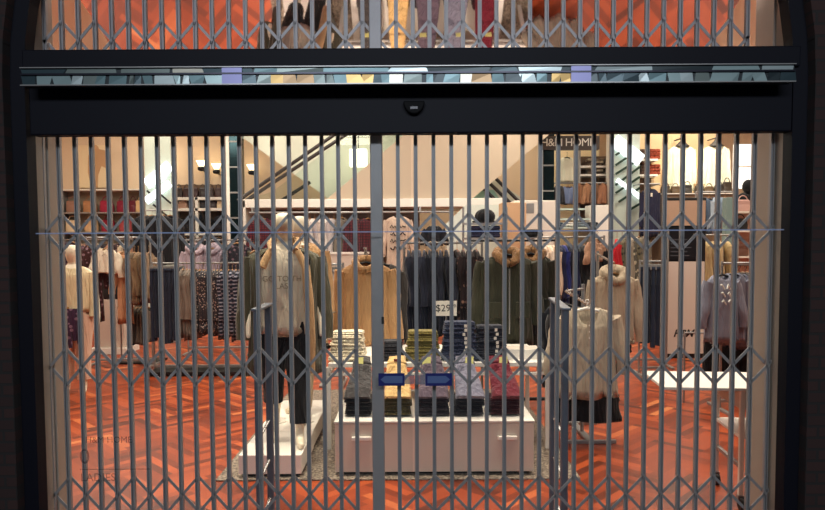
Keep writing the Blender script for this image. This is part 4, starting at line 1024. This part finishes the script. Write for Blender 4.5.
G(342, 217, 262, 12, D, fab((110, 100, 90)), 'taupe_shirt', 'taupe shirt between the pale shirts and the checked pair', 'shirt', .8, d=.12, seed=91)
for i, xx in enumerate((355, 368)):
    G(xx, 218, 262, 18, D+.03*i, fab((92, 34, 42), 'plaid', (50, 24, 32), 1.4), 'plaid_shirt', 'maroon and cream checked shirt above the camel roll-neck, %s' % ('left one', 'right one behind the lock post')[i], 'shirt', .5, d=.12, seed=92+i, sl=.8)
b = G(398, 216, 276, 24, D, fab((200, 176, 158)), 'script_shirt', 'pale pink top with black script hanging under the ledge', 'top', 0, d=.1, sl=.6, seed=95, hanger='black')
for i, s_ in enumerate(('NEW', 'YORK', 'etc')):
    pass
m = MB(); rr = random.Random(8)
for r_ in range(4):
    pts = [(-.14+.028*q, -.085, -.28-.13*r_+rr.uniform(-.035, .035)) for q in range(11)]; m.tube(pts, .011, 6)
m.build('script_print', M_ink, b)
t = thing('white_counter', 'white counter behind the camel jumper under the ledge rail', 'counter', (px(338, 270, 11.6), 11.6, 0))
MB().box(-.45, .5, 0, .5, 0, pz(254, 11.6)).build('body', M_pinkwhite, t, bev=.01); MB().box(-.47, .52, -.02, .52, pz(254, 11.6), pz(252, 11.6)).build('worktop', M_white, t)
series(326, 339, 5, 269, 332, 8.0, [fab((170, 166, 166)), fab((120, 118, 124)), fab((196, 190, 184))], 'grey_trousers', 'pale grey trousers', 'left of the camel jumper', 'trousers', 'pale grey trousers left of the camel jumper', kind='trousers', width=.36, d=.05)
rack_rail('small rail of pale grey trousers left of the camel jumper', px(322, 264, 8.0), px(343, 264, 8.0), 8.0, pz(264, 8.0))
series(404, 411, 3, 262, 330, 8.4, [fab((120, 108, 100)), fab((70, 66, 66))], 'grey_scarf', 'long grey wrap', 'left of the navy dresses', 'scarf', 'long grey wraps', d=.05, sleeve=0, width=.3)
# centre back: white panel, dark tops, hats
D = 10.6
G(434, 226, 246, 18, D+.6, fab((24, 26, 34)), 'dark_shirt', 'short black top on a wide hanger left of the white panel', 'top', 0, d=.1, sl=.7, seed=97, hanger='black')
t = thing('white_panel_sign', 'white-green display panel with cut corner behind the navy dresses', 'display panel', (px(458, 240, 11.8), 11.8, 0)); ox = t.location.x
MB().prism([(px(446, 258, 11.8)-ox, 0), (px(504, 258, 11.8)-ox, 0), (px(504, 206, 11.8)-ox, pz(205, 11.8)), (px(466, 206, 11.8)-ox, pz(205, 11.8)), (px(446, 222, 11.8)-ox, pz(224, 11.8))], 0, .08).build('panel', simple('cool_white_panel', (216, 224, 214), .5), t)
x0, x1 = px(464, 240, D), px(508, 240, D)
t = thing('hat_shelf', 'open metal shelf with a black hat and navy knitwear behind the parkas', 'shelf unit', ((x0+x1)/2, D, 0)); w = (x1-x0)/2
for yy in (223, 238): MB().box(-w, w, 0, .35, pz(yy, D)-.03, pz(yy, D)).build('shelf', M_metal, t)
for xx in (-w, w): MB().tube([(xx, .17, 0), (xx, .17, pz(207, D))], .018, 8).build('post', M_metal, t)
MB().box(-w, w, 0, .35, 0, .05).build('base', M_black, t)
t = thing('black_hat', 'rounded black hat on the metal shelf above the parkas', 'hat', (px(486, 222, D), D+.15, pz(223, D)))
MB().ball((0, 0, .1), .17, .14, .13).build('crown', M_blk, t); MB().tube([(0, 0, .01), (0, 0, .03)], .21, 20).build('brim', M_blk, t)
for i in range(3):
    folded('folded_jumper', '%s folded navy jumper from the bottom on the metal hat shelf' % ORD[i], px(486, 236, D), D+.17, pz(238, D)+.062*i, .48, .3, .06, fab((36, 40, 66)), 'navy jumpers on the hat shelf')
t = thing('tan_box', 'tall tan display block behind the left parka hood', 'display block', (px(514, 250, 10.9), 10.9, 0))
MB().box(-.2, .2, 0, .4, 0, pz(203, 10.9)).build('body', simple('tan_block', (214, 172, 132), .6), t, bev=.01)
t = thing('white_kiosk', 'white counter block behind the right parka hood', 'counter', (px(535, 250, 11.2), 11.2, 0))
MB().box(-.36, .36, 0, .5, 0, pz(201, 11.2)).build('body', M_whitemat, t, bev=.015)
MB().box(-.2, -.02, -.006, .0, pz(214, 11.2), pz(204, 11.2)).build('window', M_metal, t)
folded('folded_scarf', 'dark folded scarf on the floor block edge right of parka hoods', px(534, 236, 10.4), 10.5, pz(238, 10.4), .3, .25, .12, M_blk, None)
t = thing('small_table', 'small dark pedestal under the folded black scarf behind the parkas', 'pedestal', (px(534, 240, 10.4), 10.5, 0))
MB().box(-.2, .2, -.16, .16, pz(239, 10.4), pz(238, 10.4)).build('tabletop', M_metal, t); MB().tube([(0, 0, 0), (0, 0, pz(239, 10.4))], .03, 10).build('leg', M_metal, t)

# ================================================================== HOME NICHE
D = 13.4
x0, x1 = px(554, 200, D), px(609, 200, D)
t = thing('shop_sign', 'dark fascia sign with thin white H&M HOME lettering', 'sign', ((px(540, 143, D-.25)+px(600, 143, D-.25))/2, D-.25, pz(150.5, D-.25))); w = (px(600, 143, D-.25)-px(541, 143, D-.25))/2; h = pz(136.5, D-.25)-pz(150.5, D-.25)
MB().box(-w, w, 0, .12, 0, h).build('panel', simple('sign_charcoal', (70, 62, 58), .6), t)
text('lettering', 'H&M HOME', .215, M_inkw, t, (px(567.5, 143, D-.25)-t.location.x, -.006, h/2), ext=.004, space=.92)
struct('wall_niche', MB().box(px(553, 200, D), px(611, 200, D), D+.9, D+.95, 0, pz(136, D)+.4), simple('niche_cream', (250, 226, 180), .7))
t = thing('niche_shelving', 'shelves of folded cloth in the right of the HOME niche', 'shelf unit', (px(600, 165, D+.4), D+.4, 0)); w = .4
for yy in (166.5, 175, 188): MB().box(-w, w, 0, .4, pz(yy, D+.4)-.04, pz(yy, D+.4)).build('shelf', M_white, t)
MB().box(-w-.03, -w, .0, .4, 0, pz(150, D+.4)).box(w, w+.03, .0, .4, 0, pz(150, D+.4)).build('upright', M_metal, t)
MB().box(-w, w, .38, .42, 0, pz(155, D+.4)).build('back_panel', simple('brown_panel', (110, 86, 66), .7), t)
for r_, yy in enumerate((166.5, 175)):
    for i, xx in enumerate((591, 600, 609)):
        for k in range(3):
            folded('folded_cloth', '%s cloth from the bottom of the %s pile on the %s niche shelf' % (ORD[k], ('left', 'middle', 'right')[i], ('upper', 'lower')[r_]), px(xx, yy, D+.5), D+.6, pz(yy, D+.4)+.05*k, .15, .22, .048, fab([(120, 104, 86), (90, 76, 66), (200, 184, 160)][(i+k) % 3]), 'folded cloths on the niche shelves')
t = thing('niche_rail', 'rail of garments across the HOME niche', 'rail', (px(581, 186, D+.3), D+.3, pz(184, D+.3)))
MB().tube([(-.6, 0, 0), (.55, 0, 0)], .018, 8).build('bar', M_metal, t)
MB().box(-.6, -.57, -.02, .6, -.02, .02).box(.52, .55, -.02, .6, -.02, .02).build('bracket', M_metal, t)
MB_T = fab((250, 240, 214))
G(567, 158, 183, 15, D+.35, MB_T, 'white_shirt', 'brightly lit white shirt in the HOME niche', 'shirt', 0, d=.14, seed=110, hanger='black', sl=.6, spread=.02)
G(549, 188, 208, 10, D+.2, fab((220, 160, 60)), 'mustard_shirt', 'mustard top at the left edge of the HOME niche', 'top', .5, d=.1, seed=111)
series(557, 562, 2, 187, 204, D+.3, [fab((40, 40, 46))], 'dark_shirt', 'dark shirt', 'left of the denim shirt', 'shirt', 'dark niche shirts', d=.1, rot=1.25)
G(568, 187, 205, 13, D+.3, fab((126, 140, 176)), 'denim_shirt', 'pale blue denim shirt in the HOME niche', 'shirt', 0, d=.12, seed=112, sl=.6, spread=.03)
for i, xx in enumerate((581, 589, 598, 605)):
    G(xx, 184, 205, 11, D+.3, fab([(150, 104, 74), (170, 124, 92), (120, 86, 64), (160, 112, 84)][i]), 'brown_jacket', '%s brown jacket from the left in the HOME niche' % ORD[i], 'jacket', .5, d=.12, seed=113+i, group='brown jackets in the HOME niche')
t = thing('glass_table', 'glass-topped display tables stepped in front of the HOME niche', 'table', (px(578, 225, 12.2), 12.2, 0))
for yy, d_ in ((208, .4), (219, .1), (228, -.2)):
    MB().box(-.55, .24, d_, d_+.5, pz(yy, 12.2)-.03, pz(yy, 12.2)).build('glass_top', simple('pale_glass_top', (190, 206, 198), .15), t)
for xx in (-.5, .2): MB().box(xx-.02, xx+.02, -.15, .8, 0, pz(230, 12.2)).build('end_frame', M_metal, t)
for i, (xx, c) in enumerate(((557, (60, 76, 90)), (568, (200, 196, 190)), (580, (110, 120, 128)), (592, (46, 52, 60)))):
    folded('folded_jumper', '%s folded jumper on the stepped glass table' % ('slate', 'white', 'grey', 'charcoal')[i], px(xx, 226, 12.15), 12.2, pz(228, 12.2), .2, .3, .08, fab(c), 'jumpers on the stepped glass table')
t = thing('white_bowl_stand', 'brightly lit white block at the right foot of the HOME niche', 'display block', (px(602, 208, 12.6), 12.6, 0))
MB().box(-.22, .22, 0, .4, 0, pz(206, 12.6)).build('body', M_white, t, bev=.01)
# ================================================================== RIGHT BACK
D = 13.4
x0, x1 = px(641, 200, D), px(664, 200, D)
struct('wall_partition', MB().box(px(641, 200, D), px(733, 200, D), D+.8, D+.9, 0, 5), simple('partition_cream', (236, 204, 160), .7))
t = thing('red_bag_shelf', 'wall shelves carrying folded red-brown cloth above the navy jacket', 'shelf unit', ((x0+x1)/2, D+.35, 0)); w = (x1-x0)/2
for yy in (160, 175.5): MB().box(-w, w, 0, .42, pz(yy, D+.35)-.04, pz(yy, D+.35)).build('shelf', M_white, t)
MB().box(-w, w, .40, .44, 0, pz(145, D)).build('back_panel', simple('brown_panel', (110, 86, 66), .7), t)
for r_, yy in enumerate((160, 175.5)):
    for k in range(3):
        folded('folded_jumper', '%s red-brown jumper from the bottom on the %s far right shelf' % (ORD[k], ('upper', 'lower')[r_]), px(654, yy, D+.5), D+.55, pz(yy, D+.35)+.07*k, .24, .25, .068, fab((140, 58, 36)), 'red-brown jumpers on the far right shelves')
        folded('folded_jumper', '%s dark brown jumper from the bottom on the %s far right shelf' % (ORD[k], ('upper', 'lower')[r_]), px(644, yy, D+.5), D+.55, pz(yy, D+.35)+.07*k, .14, .25, .068, fab((90, 66, 56)), 'dark brown jumpers on the far right shelves')
b = G(650, 190, 238, 17, D-.1, fab((40, 42, 66)), 'navy_jacket', 'navy jacket with a white tag below the red-brown jumpers', 'jacket', 0, d=.14, seed=120, sl=.7, spread=.03, tagm=M_card, hanger='black')
t = thing('jacket_rail', 'short wall rail carrying the navy tagged jacket', 'rail', (px(650, 185, D-.1), D-.1, pz(185.2, D-.1)))
MB().tube([(-.2, 0, 0), (.2, 0, 0)], .016, 8).box(-.2, -.18, 0, .5, -.015, .015).box(.18, .2, 0, .5, -.015, .015).build('bar', M_metal, t)
for i, (xx, yt) in enumerate(((682, 147), (716, 147))):
    t = thing('torso_display', 'lit white shirt under a black cap, %s' % ('left one of the two on the far wall', 'right one of the two on the far wall')[i], 'shirt display', (px(xx, yt, D+.4), D+.4, pz(yt-5, D+.4)), 0, 'lit white shirts on the far wall')
    garment('white_shirt', '', '', (0, 0, 0), root=t, w=24/S(D), h=46/S(D), d=.16, mat=fab((250, 240, 210)), sleeve=.7, seed=130+i, hanger=None, off=.1, spread=.05)
    MB().loft([[Vector((r*math.cos(a), r*math.sin(a), z)) for a in [2*PI*k/16 for k in range(16)]] for z, r in ((-.12, .15), (-.07, .1), (0, .03), (.06, .02))]).build('black_cap', M_black, t)
    MB().tube([(0, 0, .05), (0, .38, .06)], .014, 8).build('wall_arm', M_black, t)
t = thing('far_cabinet', 'low brown cabinet under the lit white shirts on the far wall', 'cabinet', (px(697, 195, D), D-.1, 0)); w = (px(735, 195, D)-px(662, 195, D))/2
MB().box(-w, w, 0, .6, 0, pz(196, D)).build('body', simple('brown_panel', (110, 86, 66), .7), t, bev=.01)
MB().box(-w-.03, w+.03, -.03, .6, pz(196, D), pz(195, D)).build('top', M_white, t)
rr = random.Random(4)
for i, xx in enumerate((668, 678, 690, 702, 712, 722, 730)):
    bag('dark_bag', '%s small dark bag from the left on the low brown cabinet' % ORD[i], (px(xx, 195, D), D+.15, pz(195, D)), .18, .15+.1*rr.random(), .14, M_leather([(60, 50, 40), (84, 66, 46), (44, 40, 38)][i % 3]), 'bags on the low brown cabinet', 0, False)
D = 10.2
series(706, 727, 4, 243, 300, D, [fab((190, 168, 122)), fab((176, 150, 106)), fab((200, 178, 134))], 'beige_coat', 'beige coat', 'behind the grey sweatshirts', 'coat', 'beige coats behind the sweatshirts', d=.1, rot=1.25)
G(716, 243, 290, 12, D+.15, M_blk, 'black_coat', 'black coat among the beige coats', 'coat', .5, d=.1, seed=140)
rack_rail('chrome rack of beige coats behind the grey sweatshirts', px(702, 238, D), px(738, 238, D), D, pz(236.5, D))
D = 11.6
for i, (xx, c) in enumerate(((709, (84, 100, 120)), (718, (176, 190, 204)), (725, (130, 148, 168)))):
    G(xx, 199, 236, 14, D, fab(c), 'denim_shirt', '%s denim shirt above the beige coats' % ('slate blue', 'pale washed', 'mid blue')[i], 'shirt', .3, d=.12, seed=150+i, sl=.8)
t = thing('denim_rail', 'upper rail of denim shirts above the beige coats', 'rail', (px(716, 193, D), D, 0))
MB().tube([(-.35, 0, pz(193.5, D)), (.32, 0, pz(193.5, D))], .015, 8).build('bar', M_metal, t)
for xx in (-.35, .32): MB().tube([(xx, 0, 0), (xx, 0, pz(193, D))], .016, 8).build('post', M_metal, t)
t = thing('pale_pillar', 'slim pale teal mirrored pillar beside the beige coats', 'column', (px(730, 230, 10.9), 10.9, 0))
MB().box(-.07, .07, 0, .14, 0, pz(199, 10.9)).build('shaft', simple('pale_teal', (150, 176, 172), .2, .3), t, bev=.006)
D = 11.8
t = thing('lit_window_panel', 'bright white lit panel at the far right behind the black figure', 'light panel', (px(744, 170, 13.6), 13.6, pz(190, 13.6)))
MB().box(-.2, .4, 0, .06, 0, pz(146, 13.6)-t.location.z).build('panel', emit('white_lit_panel', (246, 244, 240), 1.4), t)
MB().box(-.2, .4, -.012, 0, .42, .46).build('glazing_bar', M_whitemat, t)
t = thing('black_figure', 'black hooded coat form standing at the far right', 'coat display', (px(748, 195, D), D, 0))
garment('black_coat', '', '', (0, 0, 0), root=t, w=.4, h=.75, d=.2, mat=M_blk, sleeve=.6, seed=160, hanger=None, off=-pz(194, D))
MB().ball((0, 0, pz(193, D)+.08), .1, .1, .13).build('hood', M_blk, t)
MB().tube([(0, 0, 0), (0, 0, pz(210, D))], .03, 8).box(-.2, .2, -.2, .2, 0, .02).build('stand', M_metal, t)
D = 11.0
t = thing('cube_shelf', 'white shelf boxes at the far right edge by the jamb', 'shelf unit', (px(748, 230, D), D, 0))
for yy in (213, 232, 258): MB().box(-.25, .5, 0, .4, pz(yy, D)-.03, pz(yy, D)).build('shelf', M_whitemat, t)
MB().box(-.25, .5, .36, .4, 0, pz(213, D)).build('back_panel', simple('dusty_pink_panel', (190, 150, 134), .7), t)
for i in range(3):
    bag('handbag', '%s handbag in the far right shelf boxes' % ('black', 'brown', 'dusty pink')[i], (px(744, 230, D)+.02*i, D+.15, pz((232, 258, 213)[i], D)), .24, .2, .14, M_leather([(30, 28, 30), (110, 74, 60), (190, 150, 140)][i]), 'handbags in the far right boxes', 0, False)
series(738, 760, 6, 274, 340, 7.4, [fab((36, 34, 34)), fab((52, 48, 46))], 'dark_garment', 'dark garment', 'behind the grey sweatshirts', 'top', 'dark garments by the right jamb', d=.07)
rack_rail('dark-garment rail by the right jamb behind the grey sweatshirts', px(734, 266, 7.4), px(770, 266, 7.4), 7.4, pz(266.5, 7.4))

# ================================================================== LIGHT
def area(name, loc, size, power, col, rot=(0, 0, 0), sy=None):
    l = bpy.data.lights.new(name, 'AREA'); l.energy = power; l.color = col; l.size = size
    if sy: l.shape = 'RECTANGLE'; l.size_y = sy
    o = bpy.data.objects.new(name, l); C.objects.link(o); o.location = loc; o.rotation_euler = rot; return o
warm = (1.0, .89, .75)
for yy, p in ((4.5, 45), (6.2, 75), (8.6, 80), (11.2, 80), (13.6, 60)):
    for xx in (-5.6, -1.8, 1.8, 5.6):
        area('ceiling_light', (xx, yy, 4.85), 1.4, p, warm)
def spot(loc, tgt, power, ang=40, col=(1, .88, .7)):
    l = bpy.data.lights.new('track_spot', 'SPOT'); l.energy = power; l.color = col; l.spot_size = math.radians(ang); l.spot_blend = .6; l.shadow_soft_size = .06
    o = bpy.data.objects.new('track_spot', l); C.objects.link(o); o.location = loc
    o.rotation_euler = (Vector(tgt)-Vector(loc)).to_track_quat('-Z', 'Y').to_euler(); return o
spot((-1.3, 4.6, 4.8), (-1.05, 5.2, .9), 480, 34)
spot((.2, 4.2, 4.8), (.2, 5.3, .5), 330, 40)
spot((2.2, 3.9, 4.8), (2.0, 4.6, .8), 160, 40)
spot((px(567, 170, 13), 12.6, 4.8), (px(567, 170, 13.6), 13.75, 2.9), 160, 45)
spot((px(682, 170, 13), 12.6, 4.8), (px(682, 170, 13.6), 13.8, 2.9), 220, 45)
spot((px(716, 170, 13), 12.6, 4.8), (px(716, 170, 13.6), 13.8, 2.9), 220, 45)
spot((-1.6, 10, 4.8), (-6.5, 15.5, 3.4), 350, 60)
# added fill outside the shop front for gate and frame, cool and weak
area('front_fill', (0, -4.5, 4.6), 6.0, 330, (.84, .91, 1.0), (math.radians(68), 0, 0), .7)
wd = bpy.data.worlds.new('world'); bpy.context.scene.world = wd; wd.use_nodes = True
wd.node_tree.nodes['Background'].inputs[0].default_value = (.35, .4, .55, 1); wd.node_tree.nodes['Background'].inputs[1].default_value = .05
sc = bpy.context.scene
sc.view_settings.view_transform = 'Standard'; sc.view_settings.look = 'None'; sc.view_settings.gamma = 1; sc.view_settings.exposure = 0
sc.view_settings.use_curve_mapping = False
try:
    sc.cycles.transparent_max_bounces = 24; sc.cycles.max_bounces = 8
except Exception: pass
